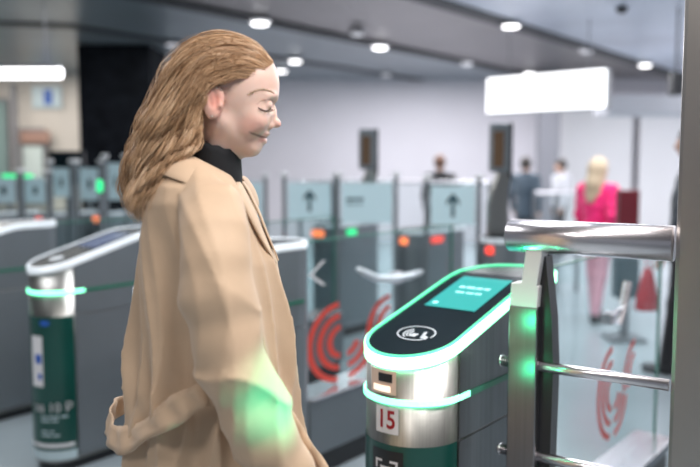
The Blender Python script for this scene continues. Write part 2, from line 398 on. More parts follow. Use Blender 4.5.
# local frame of a gate: x = along the aisle (t), y = left (v), z = up
def gate(C, te, label, num=None, near=True, ring='ring', sticker=None, plinth=2.1, logo=None, ads=None, ph=.45, arm=False):
    g = empty('ticket_gate', (C[0], C[1], 0), AXA, label, 'ticket gate', 'row of ticket gates in the foreground')
    out = outline(GR, te); n = len(out)
    def wall(r, z0, z1, sel=None, closed=True):
        mb = MB(); o2 = [(p[0], p[1]) for p in outline(r, te)]
        f = lambda z, p: z(p[0]) if callable(z) else z
        rows = [[(p[0], p[1], f(z0, p)) for p in o2], [(p[0], p[1], f(z1, p)) for p in o2]]
        if sel:
            rows = [rows[0][sel[0]:sel[1]], rows[1][sel[0]:sel[1]]]
            closed = False
        return mb.grid(rows, closed)
    # kick base
    mb = wall(GR - .02, 0, .06); k = len(mb.v) // 2; mb.f.append(tuple(range(k, 2 * k))); mb.build('base', 'blackp', g, False)
    # steel shell : closed solid
    zt = lambda t: topz(t) - .032
    mb = wall(GR, .05, zt); k = len(mb.v) // 2; mb.f.append(tuple(range(k))[::-1]); mb.f.append(tuple(range(k, 2 * k)))
    mb.build('shell', 'steel', g)
    for p in g.children[-1].data.polygons:
        if abs(p.normal.z) < .5: p.use_smooth = True
    # green vinyl round the front
    z0, z1 = .06, .757
    mb = MB(); arc = [(GR + .0025, math.pi / 2 + math.pi * i / 40) for i in range(41)]
    mb.grid([[(r * math.cos(a), r * math.sin(a), z) for r, a in arc] for z in (z0, z1)])
    mb.build('front_panel', 'green', g, True)
    # dark side panels (upper and lower with a seam between)
    for s in (-1, 1):
        for (q0, q1) in ((.07, .754), (.760, None)):
            mb = MB(); ts = [.006 + (te + GR * .7 - .006) * i / 14 for i in range(15)]
            def vv(t_, r=GR + .004): return s * (r if t_ <= te else math.sqrt(max(r * r - (t_ - te)**2, 0)))
            rows = [[(t_, vv(t_), q0) for t_ in ts], [(t_, vv(t_), (topz(t_) - .036) if q1 is None else q1) for t_ in ts]]
            mb.grid(rows); o = mb.build('side_panel', 'darksteel' if near else 'greysteel', g)
            sm = o.modifiers.new('s', 'SOLIDIFY'); sm.thickness = .003; sm.offset = 0
    # LED strip around the head
    for pts, nm, m_ in (([(p[0], p[1]) for p in outline(GR + .005, te)][:26], 'light_strip', 'strip'),
                        ([(.06 + te * .95 * i / 10, GR + .007) for i in range(11)], 'side_trim', 'stripdim'), ([(.06 + te * .95 * i / 10, -GR - .007) for i in range(11)], 'side_trim', 'stripdim')):
        o = MB().grid([[(p[0], p[1], z) for p in pts] for z in (.864, .879)]).build(nm, m_, g); sm = o.modifiers.new('s', 'SOLIDIFY'); sm.thickness = .005; sm.offset = 0
    # ring: outer wall + lip
    ri, ro = GR - .006, GR + .006
    rows = [[(p[0], p[1], topz(p[0]) - .034) for p in outline(ro, te)], [(p[0], p[1], topz(p[0]) - .004) for p in outline(ro, te)],
            [(p[0], p[1], topz(p[0]) - .006) for p in outline(GR - .002, te)],
            [(p[0], p[1], topz(p[0]) - .034) for p in outline(GR - .002, te)], [(p[0], p[1], topz(p[0]) - .034) for p in outline(ro, te)]]
    MB().grid(rows, True).build('light_ring' if ring == 'ring' else 'ring_trim', ring, g, True)
    rows = [[(p[0], p[1], topz(p[0]) - q) for p in outline(r_, te)] for r_, q in ((GR + .002, .0055), (GR + .002, 0), (GR - .001, .0015), (ri, .001), (ri, .02))]
    MB().grid(rows, True).build('ring_edge', 'ringedge' if ring == 'ring' else 'ringoff', g, True)
    # top glass
    mb = MB(); po = outline(ri + .001, te); half = []
    k = len(po); c = [(p[0], p[1] * .5, topz(p[0]) - .006) for p in po]
    mb.grid([[(p[0], p[1], topz(p[0]) - .006) for p in po], c], True)
    mb.grid([c, [(p[0], 0, topz(p[0]) - .006) for p in po]], True)
    mb.build('top_panel', 'black', g)
    tp = lambda t_, v_, e=0: (t_, v_, topz(t_) - .0055 + e)
    # screen
    if near is True:
        s0, s1, v0, v1 = .17, .40, -.083, .083
        mb = MB(); mb.grid([[tp(s0 + (s1 - s0) * i / 8, v, .0015) for i in range(9)] for v in (v0, v1)]); scr = mb.build('screen', 'screen', g)
        for tt, hh_, segs in ((.315, .014, ((-.05, -.030), (-.026, .004), (.008, .028), (.032, .052))), (.278, .011, ((-.042, -.012), (-.007, .018), (.023, .044)))):
            mb = MB()
            for a_, b_ in segs: mb.grid([[tp(tt - hh_ / 2, -a_, .0025), tp(tt - hh_ / 2, -b_, .0025)], [tp(tt + hh_ / 2, -a_, .0025), tp(tt + hh_ / 2, -b_, .0025)]])
            mb.build('screen_text', 'screentext', scr)
        mb = MB().add(*disc(.195, .06, .009)); mb.xf(lambda p: tp(p.x, p.y, .0025)).build('round_icon', 'screentext', scr)
        # contactless mark: oval outline, waves, hand
        ic = MB(); oc = (.005, .0)
        def band(cx, cy, rx, ry, a0, a1, wd, m=24):
            return [[(cx + (rx + wd_) * math.cos(a0 + (a1 - a0) * i / m), cy + (ry + wd_) * math.sin(a0 + (a1 - a0) * i / m), 0) for i in range(m + 1)] for wd_ in (-wd / 2, wd / 2)]
        ic.grid(band(oc[0], oc[1], .034, .044, -1.9, 3.9, .004))
        for q in (.009, .016, .023): ic.grid(band(oc[0] - .004, oc[1] + .004, q, q, .5, 2.64, .0042, 10))
        ic.grid([[(oc[0] - .018, oc[1] - .006, 0), (oc[0] - .018, oc[1] + .012, 0)], [(oc[0] - .002, oc[1] - .008, 0), (oc[0] - .002, oc[1] + .006, 0)]])
        ic.grid([[(oc[0] - .024, oc[1] - .036, 0), (oc[0] - .010, oc[1] - .036, 0)], [(oc[0] - .018, oc[1] - .020, 0), (oc[0] - .004, oc[1] - .024, 0)], [(oc[0] + .010, oc[1] - .014, 0), (oc[0] + .012, oc[1] - .022, 0)]])
        ic.xf(lambda p: tp(p.x * 1.15, p.y * 1.25, .0015)); ic.build('contactless_mark', 'icon', g)
    else:
        mb = MB(); mb.grid([[tp(.16 + .22 * i / 8, v, .0015) for i in range(9)] for v in (-.08, .08)]); mb.build('screen', M.setdefault('offscreen', mat('dark_blue_screen', (.02, .04, .10), .15, emis=(.01, .03, .10), es=.6)), g)
        mb = MB().add(*disc(0, 0, .045)); mb.xf(lambda p: tp(p.x * .7, p.y, .0015)).build('contactless_mark', 'icon', g)
    # curved patches on the head
    W2L = Matrix.Rotation(-AXA, 4, 'Z') @ Matrix.Translation((-C[0], -C[1], 0))
    def ang(px, z):
        best = None
        for i in range(181):
            a = math.pi / 2 + math.pi * i / 180
            p = Vector(C + (0,)) + AX * (GR * math.cos(a)) - LT * (GR * math.sin(a)); e = abs(proj((p.x, p.y, z))[0] - px)
            vis = (p - Vector((C[0], C[1], 0))).dot(p - Vector((0, 0, 0))) < 0
            if vis and (best is None or e < best[0]): best = (e, a)
        return best[1]
    def patch(a0, a1, z0, z1, r=.0015, m=10):
        return MB().grid([[((GR + r + .0025) * math.cos(a0 + (a1 - a0) * i / m), (GR + r + .0025) * math.sin(a0 + (a1 - a0) * i / m), z) for i in range(m + 1)] for z in (z0, z1)])
    def onarc(geo, a, z, r=.0025):
        v, f = geo; k_ = GR + .0025 + r
        return MB().add([(k_ * math.cos(a + p.x / k_), k_ * math.sin(a + p.x / k_), z + p.y) for p in v], f)
    if num:
        a = ang(387, .86); st = patch(a - .26, a + .26, .786, .856).build('number_sticker', 'whitew', g, True)
        tg = text_geo(num, .066, bold=.0012); tg = ([Vector((q.x * .86, q.y, 0)) for q in tg[0]], tg[1]); onarc(tg, a, .821).build('number', 'red', st)
        # reader window
        a = ang(384, .93); rw = patch(a - .34, a + .30, .888, .950).build('reader_window', M.setdefault('window_white', mat('reader_window_plate', (.75, .55, .45), .25)), g, True)
        patch(a - .10, a + .22, .920, .942, .003).build('camera_lens', 'blackp', rw, True)
        patch(a - .24, a + .18, .894, .910, .003).build('painted_reflection', mat('reader_reflection', (.8, .7, .6), .4, emis=(1, .85, .7), es=1.0), rw, True)  # warm reflection in the window painted as a glowing patch
        a = ang(387, .72); st = patch(a - .36, a + .36, .60, .742).build('scan_sticker', 'blackp', g, True)
        br = MB()
        for sx in (-1, 1):
            for sz in (-1, 1):
                x0, z0_ = sx * .030, .671 + sz * .042
                for (dx, dz, w_, h_) in ((-sx * .008, 0, .022, .006), (0, -sz * .011, .006, .022)):
                    aa = a + (x0 + dx) / GR; m_ = patch(aa - w_ / 2 / GR, aa + w_ / 2 / GR, z0_ + dz - h_ / 2, z0_ + dz + h_ / 2, .003, 4); br.add(m_.v, m_.f)
        for q in (-.010, .010):
            m_ = patch(a + (q - .005) / GR, a + (q + .005) / GR, .650, .676, .003, 4); br.add(m_.v, m_.f)
        m_ = patch(a - .017 / GR, a + .017 / GR, .680, .700, .003, 6); br.add(m_.v, m_.f)
        br.build('scan_pictogram', 'whitew', st, True)
        a = ang(433, .70); onarc(disc2(.012), a, .690).build('blue_dot', 'blue', g)
    if ads:
        a = ang(39, .6); w_ = patch(a - .38, a + .16, .42, .665).build('advert_card', 'whitew', g, True)
        onarc(rect2(.036, .045), a - .02, .555, .003).build('blue_mark', 'blue', w_)
        onarc(rect2(.022, .03), a + .03, .47, .003).build('blue_mark', 'blue', w_)
        a2 = ang(45, .7); onarc(disc2(.017, 1.5, .8), a2, .728).build('blue_logo', 'blue', g)
        a3 = ang(51, .45); onarc(text_geo('за 10 Р', .062, bold=.0012), a3, .318).build('price_text', 'whitew', g)
        mb = MB()
        for zz, wds in ((.276, (.03, .05, .035)), (.256, (.045, .03)), (.205, (.035, .02)), (.185, (.05, .03))):
            x = -.055
            for wd in wds:
                geo = rect2(wd, .008); v = [Vector((p.x + x + wd / 2, p.y, 0)) for p in geo[0]]; m_ = onarc((v, geo[1]), a3, zz); mb.add(m_.v, m_.f); x += wd + .008
        mb.build('fine_print', 'frosted', g)
        patch(math.pi / 2 + .55, 3 * math.pi / 2 - .1, .125, .143, .001, 20).build('white_line', 'whitew', g, True)
        patch(math.pi / 2 + .2, 3 * math.pi / 2 - .02, .062, .108, .001, 20).build('white_band', 'frosted', g, True)
    # low plinth with the fixed glass wall behind the head
    if plinth:
        mb = MB().box(((te + GR - .02 + plinth) / 2 + .01, 0, (ph + .11) / 2), (plinth - te - GR + .02, .17, ph - .11), 0, .008)
        mb.build('plinth', 'greysteel', g)
        MB().box(((te + GR + plinth) / 2, 0, .055), (plinth - te - GR - .02, .13, .11)).build('plinth_base', 'blackp', g)
        MB().box(((te + GR + plinth) / 2, 0, ph + .0045), (plinth - te - GR, .185, .012), 0, .003).build('plinth_cap', 'rail', g)
        x0 = te + GR + .03; gl = MB().box(((x0 + plinth) / 2, 0, (ph + 1.12) / 2), (plinth - x0, .012, 1.10 - ph)).build('glass_wall', 'glass', g)
        MB().box((plinth + .003, 0, (ph + 1.12) / 2), (.006, .014, 1.10 - ph)).build('glass_edge', 'gedge', gl)
        MB().box(((x0 + plinth) / 2, 0, 1.113), (plinth - x0, .014, .006)).build('glass_edge', 'gedge', gl)
        if logo:
            x0, x1, zc, hh = logo; W = x1 - x0; mb = MB()
            def arcs(cx, rx, ry, a0, a1, wd, cz=0):
                m_ = 24; mb.grid([[(x0 + W * (cx + (rx + w_) * math.cos(a0 + (a1 - a0) * i / m_)), -.0085, zc + hh * (cz + (ry + w_ * .9) * math.sin(a0 + (a1 - a0) * i / m_))) for i in range(m_ + 1)] for w_ in (-wd / 2, wd / 2)])
            for q in (.15, .27, .39): arcs(.40, q, q * 1.15, R(95), R(262), .07)
            for q in (.15, .27, .39): arcs(.46, q * .95, q * 1.15, R(-85), R(-15), .07)
            arcs(1.06, .30, .43, R(90), R(185), .07, -.03)
            arcs(1.06, .17, .30, R(90), R(185), .07, -.03)
            o = mb.build('red_emblem', 'logo', gl); sm = o.modifiers.new('s', 'SOLIDIFY'); sm.thickness = .001
            tag(o, 'red emblem of concentric arcs on the glass')
        if arm:
            v = [(.86, .955), (.80, .955), (.90, 1.02), (.93, 1.02), (.90, .89), (.93, .89)]
            MB().add([(.80, -.009, .955), (.83, -.009, .955), (.93, -.009, 1.015), (.90, -.009, 1.015), (.93, -.009, .895), (.90, -.009, .895)], [(0, 1, 2, 3), (1, 0, 5, 4)]).build('chevron_mark', 'whitew', gl)
            MB().tube([(1.15, -.03, .95), (1.2, -.035, .925), (1.3, -.04, .885), (1.45, -.04, .865), (1.6, -.04, .865), (1.72, -.035, .875)], [.012, .018, .02, .02, .02, .014], 12).build('glass_clamp', M.setdefault('arm', mat('satin_arm', (.62, .66, .70), .35, .4)), g, True)
            MB().box((1.5, -.015, .865), (.08, .05, .06), 0, .008).build('clamp_block', 'rail', g)
        # clamps that carry the glass
        for cxx in (() if arm else ((te + plinth) / 2 + .15,)):
            cl = MB().box((cxx - .04, 0, .84), (.06, .05, .05), 0, .006).box((cxx + .04, -.012, .86), (.12, .018, .022), 0, .004)
            cl.build('glass_clamp', 'rail', g)
            MB().tube([(cxx + .04, -.012, .80), (cxx + .09, -.015, .88), (cxx + .13, -.015, .97)], .018, 10).build('glass_clamp', 'rail', g)
    return g
def disc(cx, cy, r, n=20): return ([Vector((cx + r * math.cos(2 * math.pi * i / n), cy + r * math.sin(2 * math.pi * i / n), 0)) for i in range(n)], [tuple(range(n))])
def disc2(r, sx=1, sy=1, n=20): return ([Vector((r * sx * math.cos(2 * math.pi * i / n), r * sy * math.sin(2 * math.pi * i / n), 0)) for i in range(n)], [tuple(range(n))])
def rect2(w_, h_, m=4):
    v = [Vector((-w_ / 2 + w_ * i / m, s * h_ / 2, 0)) for s in (-1, 1) for i in range(m + 1)]
    return v, [(i, i + 1, i + m + 2, i + m + 1) for i in range(m)]
C1 = (.174, 2.05)
# lamp added beside the ring to strengthen its green glow on the coat
l_ = area_light('ring_glow_helper', (C1[0] - .150, C1[1] - .075, .93), .05, .08, (.05, 1, .42), (0, 0, 0), .10)
l_.rotation_euler = Vector((-.62, -.75, .12)).to_track_quat('-Z', 'Y').to_euler()
G1 = gate(C1, .565, 'ticket gate 15 with glowing green ring and teal screen in front of the woman', num='15', ph=.16, logo=(1.32, 1.72, .52, .42))
Gb = gate((-.70, 3.0), .60, 'ticket gate mostly hidden behind the woman, with a red emblem on its glass', near=None, ring='ringoff', ph=.38, logo=(.80, 1.42, .60, .42), arm=True)
G2 = gate((-1.42, 3.75), .60, 'ticket gate left of the woman with a green panel and 10 P advert', near=None, ring='ringoff', ads=True)
G3 = gate((-2.29, 4.22), .60, 'ticket gate cut by the left edge of the photo', near=None, ring='ringoff')

for z_, e_, tgt in ((1.055, .07, (.45, 1.98, 1.055)), (.925, .06, (.45, 1.98, .925)), (1.10, .30, (.455, 2.03, 1.28))):  # lamps added in open air for green patches on post and handrail
    l_ = area_light('ring_glow_helper', (.385, 1.905, z_) if z_ < 1.08 else (.372, 2.04, z_), .02, e_, (.03, 1, .40)); l_.rotation_euler = (Vector(tgt) - l_.location).to_track_quat('-Z', 'Y').to_euler()
# ------------------------------------------------------------------ railing in front of gate 15
P0 = at(528, 236, 2.0); P1 = at(676, 242, 1.80); dr = (P1 - P0).normalized(); dr.z = 0; dr.normalize()
t = empty('railing', (P0.x, P0.y, 0), math.atan2(dr.y, dr.x), 'brushed steel railing with thick tubular handrail beside gate 15', 'railing')
Lr = (Vector((P1.x, P1.y)) - Vector((P0.x, P0.y))).length - .004
zr = P0.z
MB().tube([(-.050, 0, zr), (-.046, 0, zr), (Lr, 0, zr)], [.038, .042, .042], 32).build('handrail', 'rail', t, True)
pz = at(528, 305, 2.0).z
post = MB().box((0.0, 0, pz / 2), (.078, .05, pz), 0, .004).build('post', 'post', t)
MB().grid([[(x - w_, y, z) if q else (x + w_, y, z) for q, y in ((0, .0), (1, .0), (1, .05), (0, .05))] for z, x, w_ in ((.0, .052, .017), (.70, .054, .017), (.95, .056, .018), (1.08, .052, .015), (1.16, .046, .011), (zr - .05, .040, .008))], True).build('back_plate', 'blackp', t)
# bracket between post and handrail
bk = MB(); prof = [(-.038, pz - .002), (.036, pz - .002), (.040, pz + .055), (.034, pz + .055), (.048, zr - .03), (.004, zr - .03), (-.006, pz + .062), (-.034, pz + .058)]
n = len(prof); bk.add([(p[0], s, p[1]) for s in (-.024, .024) for p in prof], [tuple(range(n)), tuple(range(2 * n - 1, n - 1, -1))] + [((i + 1) % n, i, i + n, (i + 1) % n + n) for i in range(n)])
bevelmod(bk.build('bracket', M.setdefault('brk', mat('satin_bracket', (.80, .77, .79), .4, .1)), t), .003)
for yy in (365, 455):
    z = at(546, yy, 1.99).z; 
    MB().tube([(-.065, 0, z), (Lr, 0, z)], .014, 20).build('crossbar', 'rail', t, True)
    MB().tube([(-.072, 0, z), (-.064, 0, z)], [.012, .016], 16).build('crossbar_cap', 'rail', t, True)
MB().box((0, 0, .006), (.14, .12, .012)).build('foot_plate', 'steel', t)
# ================================================================== far row of gates, signs, terminals
def far_gate(px, Y, label, lights=()):
    p = at(px, 200, Y)
    g = empty('exit_gate', (p.x, p.y, 0), AXA, label, 'ticket gate', 'far row of exit gates')
    def loft(r, te, zz, nm, m_, par=g):
        mb = MB(); rows = [[(q[0], q[1], z) for q in outline(r, te, 12, 4)] for z in zz]; mb.grid(rows, True)
        k = len(rows[0]); mb.f.append(tuple(range(k))[::-1]); mb.f.append(tuple(range(len(mb.v) - k, len(mb.v)))); return mb.build(nm, m_, par)
    loft(.11, .5, (0, .08), 'base', 'blackp'); loft(.13, .5, (.08, .95), 'shell', 'greysteel'); loft(.135, .5, (.95, .98), 'ring_trim', 'ringoff'); loft(.12, .5, (.98, .985), 'top_panel', 'black')
    for (t_, m_, wd) in lights:
        MB().box((t_, -.138 if t_ > 0 else 0, .90), (wd, .012, .045), 0, .004).build('indicator', m_, g) if t_ > 0 else MB().box((-.135, 0, .90), (.02, wd, .05), 0, .004).build('indicator', m_, g)
    return g
far_gate(500, 5.3, 'far gate under the larger screen post, left of the handrail', ((-1, 'ledred', .05), (.4, 'ledred', .12)))
far_gate(414, 5.95, 'far gate with a red indicator between the two arrow signs', ((-1, 'ledorange', .06), (.12, 'ledred', .16)))
far_gate(328, 6.6, 'far gate with orange and green lights beyond the woman\'s chest', ((-1, 'ledorange', .12), (.15, 'ledgreen', .12)))
far_gate(107, 8.3, 'far gate with an orange light just left of the woman\'s hair', ((-1, 'ledorange', .10),))
far_gate(50, 8.2, 'far gate with a red light above the left-hand gate', ((-1, 'ledred', .10),))
far_gate(-20, 8.1, 'far gate at the left edge of the photo', ((-1, 'ledgreen', .10),))

def terminal(px, ytop, Y, k, label):
    p = at(px, ytop, Y)
    t = empty('screen_post', (p.x, p.y + .02, .985), R(12), label, 'terminal', 'upright screen posts on the far gates')
    zt = p.z - .985; h = .33
    path = [(.0, .02, 0), (-.005, .02, zt - h - .22), (.005, .02, zt - h - .12), (.035, .02, zt - h - .02), (.05, .02, zt - h + .08)]
    mb = MB(); rows = []
    for (x, y, z), hw in zip(path, (.075, .07, .06, .05, .04)):
        rows.append([(x - hw, y - .03, z), (x + hw, y - .03, z), (x + hw, y + .03, z), (x - hw, y + .03, z)])
    mb.grid(rows, True); mb.f.append((3, 2, 1, 0)); k_ = len(mb.v); mb.f.append((k_ - 4, k_ - 3, k_ - 2, k_ - 1))
    bevelmod(mb.build('post', 'steel', t), .006)
    bevelmod(MB().box((0, 0, zt - h / 2), (.15, .05, h)).build('housing', 'greysteel', t), .015)
    MB().box((.072, .0, zt - h / 2 - .02), (.022, .056, h + .05), 0, .008).build('side_trim', 'blackp', t)
    MB().box((-.022, -.027, zt - h / 2 - .01), (.075, .01, h * .72), 0, .003).build('screen', M.setdefault('brownscreen', mat('dim_brown_screen', (.05, .03, .02), .2, emis=(.10, .06, .03), es=.5)), t)
    return t
terminal(501, 123, 5.3, 1, 'tall curved screen post below the left end of the white light box')
terminal(368, 129, 6.45, 1, 'small dark screen post standing against the pale wall near the middle')

def wing(px0, px1, yt, yb, Y, kind, label, an=0, gw=.03, ztop=None):
    a, b = at(px0, yt, Y), at(px1, yt, Y); zb = at(px0, yb, Y).z; zt = a.z; W = b.x - a.x
    g = empty('glass_wing', ((a.x + b.x) / 2, Y, 0), an, label, 'glass panel', 'glass wings with pale blue signs')
    top = zt + .035
    MB().box((0, .008, (top + .30) / 2), (W + 2 * gw, .012, top - .30)).build('glass_pane', 'glasst', g)
    s = MB().box((0, -.002, (zt + zb) / 2), (W, .006, zt - zb)).build('sign_plate', 'sign', g)
    c = (zt + zb) / 2; u = (zt - zb)
    if kind == 'arrow':
        v = [(-.05, .02), (0, .37), (.05, .02)]
        pts = [(-.045, -.30), (.045, -.30), (.045, .12), (.17, 0), (.17, .12), (0, .32), (-.17, .12), (-.17, 0), (-.045, .12)]
        MB().add([(p[0] * u, -.007, c + p[1] * u) for p in pts], [(0, 1, 2, 5, 8), (2, 3, 4, 5), (8, 5, 6, 7)]).build('arrow', 'ink', s)
    elif kind == 'text':
        mb = MB(); 
        for (x0, z0, w_, h_) in ((-.42, .10, .13, .07), (-.27, .10, .10, .07), (-.15, .10, .08, .07), (-.42, -.02, .20, .03), (-.20, -.02, .12, .03)):
            mb.box(((x0 + w_ / 2) * W, -.007, c + z0 * u), (w_ * W, .003, h_ * u))
        mb.build('fine_print', 'ink', s)
    else:
        MB().box((0, -.007, c), (W * .2, .003, u * .3)).build('pictogram', 'ink', s)
    for sx in (-1, 1):
        MB().box((sx * (W / 2 + gw), .008, (top + .02) / 2), (.03, .04, top + .02), 0, .004).build('stanchion', 'greysteel', g)
        MB().box((sx * (W / 2 + gw), .0, top + .03), (.06, .05, .035), 0, .008).build('top_clip', 'white', g)
    return g
wing(288, 331, 183, 219, 6.0, 'arrow', 'pale blue up arrow sign on glass beside the woman\'s collar')
wing(342, 392, 183, 223, 5.8, 'text', 'pale blue sign with small dark lettering on glass, right of the left arrow sign')
wing(431, 475, 186, 225, 5.6, 'arrow', 'pale blue up arrow sign on glass left of the tall screen post')
wing(240, 262, 183, 222, 6.6, 'none', 'narrow pale blue sign on glass right at the woman\'s front collar')
wing(-8, 15, 178, 203, 7.0, 'pic', 'pale sign on glass at the far left edge')
wing(25, 45, 178, 203, 7.25, 'pic', 'second pale sign on glass from the left edge')
wing(53, 69, 168, 197, 7.45, 'pic', 'left one of the two pale signs below the black monitor')
wing(80, 98, 168, 200, 7.6, 'pic', 'right one of the two pale signs below the black monitor')
wing(108, 122, 163, 200, 7.5, 'none', 'narrow pale sign just left of the woman\'s hair')
# green lights at the left
for px, py, Y, s, l in ((18, 176, 7.6, (.30, .04, .035), 'long green glowing bar at the far left'), (100, 186, 7.0, (.05, .04, .11), 'small round green light below the black monitor')):
    p = at(px, py, Y); t = empty('signal_lamp', (p.x, p.y, 0), 0, l, 'signal light')
    MB().tube([(0, 0, 0), (0, 0, p.z)], .018, 10).build('pole', 'greysteel', t); MB().box((0, -.01, p.z), s, 0, .015).build('lens', 'ledgreen', t)
# black monitor
p = at(67, 168, 7.9); t = empty('monitor', (p.x, p.y, 0), 0, 'black square monitor on a stand above the pale signs at the left', 'monitor')
bevelmod(MB().box((0, 0, p.z), (.37, .06, .34)).build('housing', 'blackp', t), .01); MB().box((0, -.031, p.z), (.33, .006, .30)).build('screen', 'black', t)
MB().tube([(0, .02, 0), (0, .02, p.z - .1)], .03, 12).build('pole', 'greysteel', t)
# glass fence between far gates and wall, with steel posts
def fence(px0, px1, Y, label, n=4, top=1.28):
    a, b = at(px0, 200, Y), at(px1, 200, Y); L = b.x - a.x
    g = empty('glass_fence', (a.x, Y, 0), 0, label, 'glass fence')
    for i in range(n):
        MB().box((L * (i + .5) / n, 0, top / 2 + .05), (L / n - .05, .012, top - .1)).build('glass_pane', 'glasst', g)
    for i in range(n + 1):
        MB().box((L * i / n, 0, top / 2), (.04, .05, top), 0, .005).build('post', 'greysteel', g)
    MB().tube([(0, 0, top), (L, 0, top)], .02, 12).build('top_rail', 'rail', g)
    return g
fence(300, 490, 8.6, 'glass fence with steel posts in front of the pale back wall', 6)
fence(535, 600, 9.0, 'glass fence behind the handrail near the grey pillar', 3, 1.15)
fence(-30, 130, 9.2, 'glass fence in front of the far left wall', 4)
# maroon panel on stand
p = at(628, 190, 6.5); q = at(628, 250, 6.5)
t = empty('notice_stand', (p.x, p.y, 0), 0, 'maroon panel on a dark teal stand right of the pink coat', 'stand')
M['maroon'] = mat('maroon_board', (.16, .02, .03), .4); M['tealgrey'] = mat('teal_grey_panel', (.06, .11, .13), .4)
MB().box((0, 0, (p.z + .88) / 2 ), (.17, .10, p.z - .88), 0, .01).build('panel', 'maroon', t)
MB().box((0.0, 0, .62), (.20, .14, .52), 0, .02).build('cabinet', 'tealgrey', t)
MB().box((0, 0, .19), (.05, .08, .36)).build('leg', 'greysteel', t); MB().box((0, 0, .015), (.3, .3, .03), 0, .008).build('base', 'greysteel', t)

# ------------------------------------------------------------------ people in the distance
def person(name_pos, h, face, cloth, hair, trous, label, cat='person', hairlong=False, coatlen=.50, bag=None, stride=.12, hcm=.012, arms='down'):
    """standing or walking figure; face = heading angle (0 = facing +x)"""
    X0, Y0 = name_pos; s = h / 1.72
    g = empty('person', (X0, Y0, 0), face, label, cat)
    def V(lo, hi, hh): return Vol([q * s for q in lo], [q * s for q in hi], hh * s)
    def fin(v, nm, m_, par=g):
        vv, q = v.mesh(); return mesh_obj(nm, vv, q, m_, par, True)
    S = lambda *p: tuple(q * s for q in p)
    sk = M.setdefault('skin_far', mat('skin_distant', (.55, .33, .25), .5))
    # joints
    hipz, shz = .92, 1.40
    st = stride
    kl, kr = S(st * .55, .085, .50), S(-st * .25, -.085, .50); al, ar = S(st, .085, .09), S(-st, -.085, .11)
    ha = [S(.02, sgn * .09, hipz) for sgn in (1, -1)]
    # body: head, neck, arms, hands
    b = V((-.32, -.36, .62), (.36, .36, 1.80), hcm * .8)
    b.ell(S(.015, 0, 1.61), S(.095, .075, .11)); b.ell(S(.05, 0, 1.57), S(.055, .055, .075), .03 * s); b.cone(S(.10, 0, 1.60), S(.118, 0, 1.575), .010 * s, .015 * s, .02 * s)
    b.cone(S(0, 0, 1.55), S(-.01, 0, 1.38), .052 * s, .06 * s, .02)
    b.ell(S(-.01, 0, 1.25), S(.09, .13, .18), .03)
    hands = []
    for sgn in (1, -1):
        sh_, el, wr = S(-.01, sgn * .185, shz), S(-.03 + .05 * sgn, sgn * .235, 1.12), S(.05 + .08 * sgn, sgn * .235, .87)
        if arms == 'up' and sgn == 1: el, wr = S(.06, sgn * .23, 1.15), S(.26, sgn * .12, 1.28)
        hands.append((sh_, el, wr)); b.chain([sh_, el, wr], [.045 * s, .036 * s, .026 * s], .02)
        b.cone(S(-.01, 0, 1.36), sh_, .05 * s, .045 * s, .03)
        dd = (Vector(wr) - Vector(el)).normalized(); w_ = Vector(wr); pm = w_ + dd * .05 * s; b.cone(w_, pm, .024 * s, .030 * s, .01)
        for k in range(4):
            f0 = pm + Vector((.022 - .015 * k, 0, 0)) * s + dd * .02 * s; f1 = f0 + dd * (.035, .045, .042, .03)[k] * s + Vector((0, -sgn * .008, 0)); f2 = f1 + dd * .02 * s + Vector((0, -sgn * .016, 0))
            b.chain([f0, f1, f2], [.009 * s, .008 * s, .007 * s], .004)
        b.chain([w_ + dd * .02 * s + Vector((.02 * s, 0, 0)), w_ + dd * .055 * s + Vector((.045 * s, -sgn * .01, 0))], [.011 * s, .008 * s], .008)
    fin(b, 'body', sk)
    # jacket
    j = V((-.34, -.38, .45), (.40, .38, 1.56), hcm)
    bot = hipz + .50 - coatlen - .08
    j.ell(S(-.01, 0, 1.27), S(.125, .19, .22)); j.cone(S(0, 0, 1.18), S(0, 0, bot + .12), .135 * s, .15 * s, .06); j.cone(S(-.01, -.12, 1.38), S(-.01, .12, 1.38), .068 * s, .068 * s, .05)
    j.cone(S(-.01, 0, 1.40), S(-.0, 0, 1.46), .072 * s, .064 * s, .02)
    for sh_, el, wr in hands: j.chain([sh_, el, tuple(Vector(el).lerp(Vector(wr), .93))], [.066 * s, .056 * s, .046 * s], .03)
    P = j.pts((slice(None),) * 3); j.D = np.maximum(j.D, (bot * s - P[2]) + 0 * j.D); j.D = j.D + .004 * np.sin(P[2] * 60 / s + 3 * np.sin(P[1] * 25)) * np.sin(P[0] * 30 + 2)
    fin(j, 'jacket', cloth)
    t = V((-.34, -.22, .06), (.36, .22, 1.02), hcm)
    t.ell(S(0, 0, .93), S(.12, .16, .10))
    for hj, kn, an_ in ((ha[0], kl, al), (ha[1], kr, ar)): t.chain([hj, kn, an_], [.088 * s, .062 * s, .05 * s], .03)
    fin(t, 'trousers', trous)
    for sgn, an_ in ((1, al), (-1, ar)):
        f = V((an_[0] / s - .12, an_[1] / s - .08, -.02), (an_[0] / s + .24, an_[1] / s + .08, .16), .007)
        f.cone((an_[0] - .03 * s, an_[1], .042 * s), (an_[0] + .13 * s, an_[1], .036 * s), .040 * s, .034 * s, .02); f.cone((an_[0], an_[1], .05 * s), (an_[0], an_[1], .11 * s), .042 * s, .042 * s, .02)
        P = f.pts((slice(None),) * 3); f.D = np.maximum(f.D, (.002 - P[2]) + 0 * f.D); fin(f, 'shoe', 'blackp')
    hr = V((-.22, -.16, 1.10), (.16, .16, 1.80), hcm * .8)
    hr.ell(S(-.005, 0, 1.635), S(.112, .092, .108)); hr.ell(S(.115, 0, 1.55), S(.085, .12, .085), .01, sub=True)
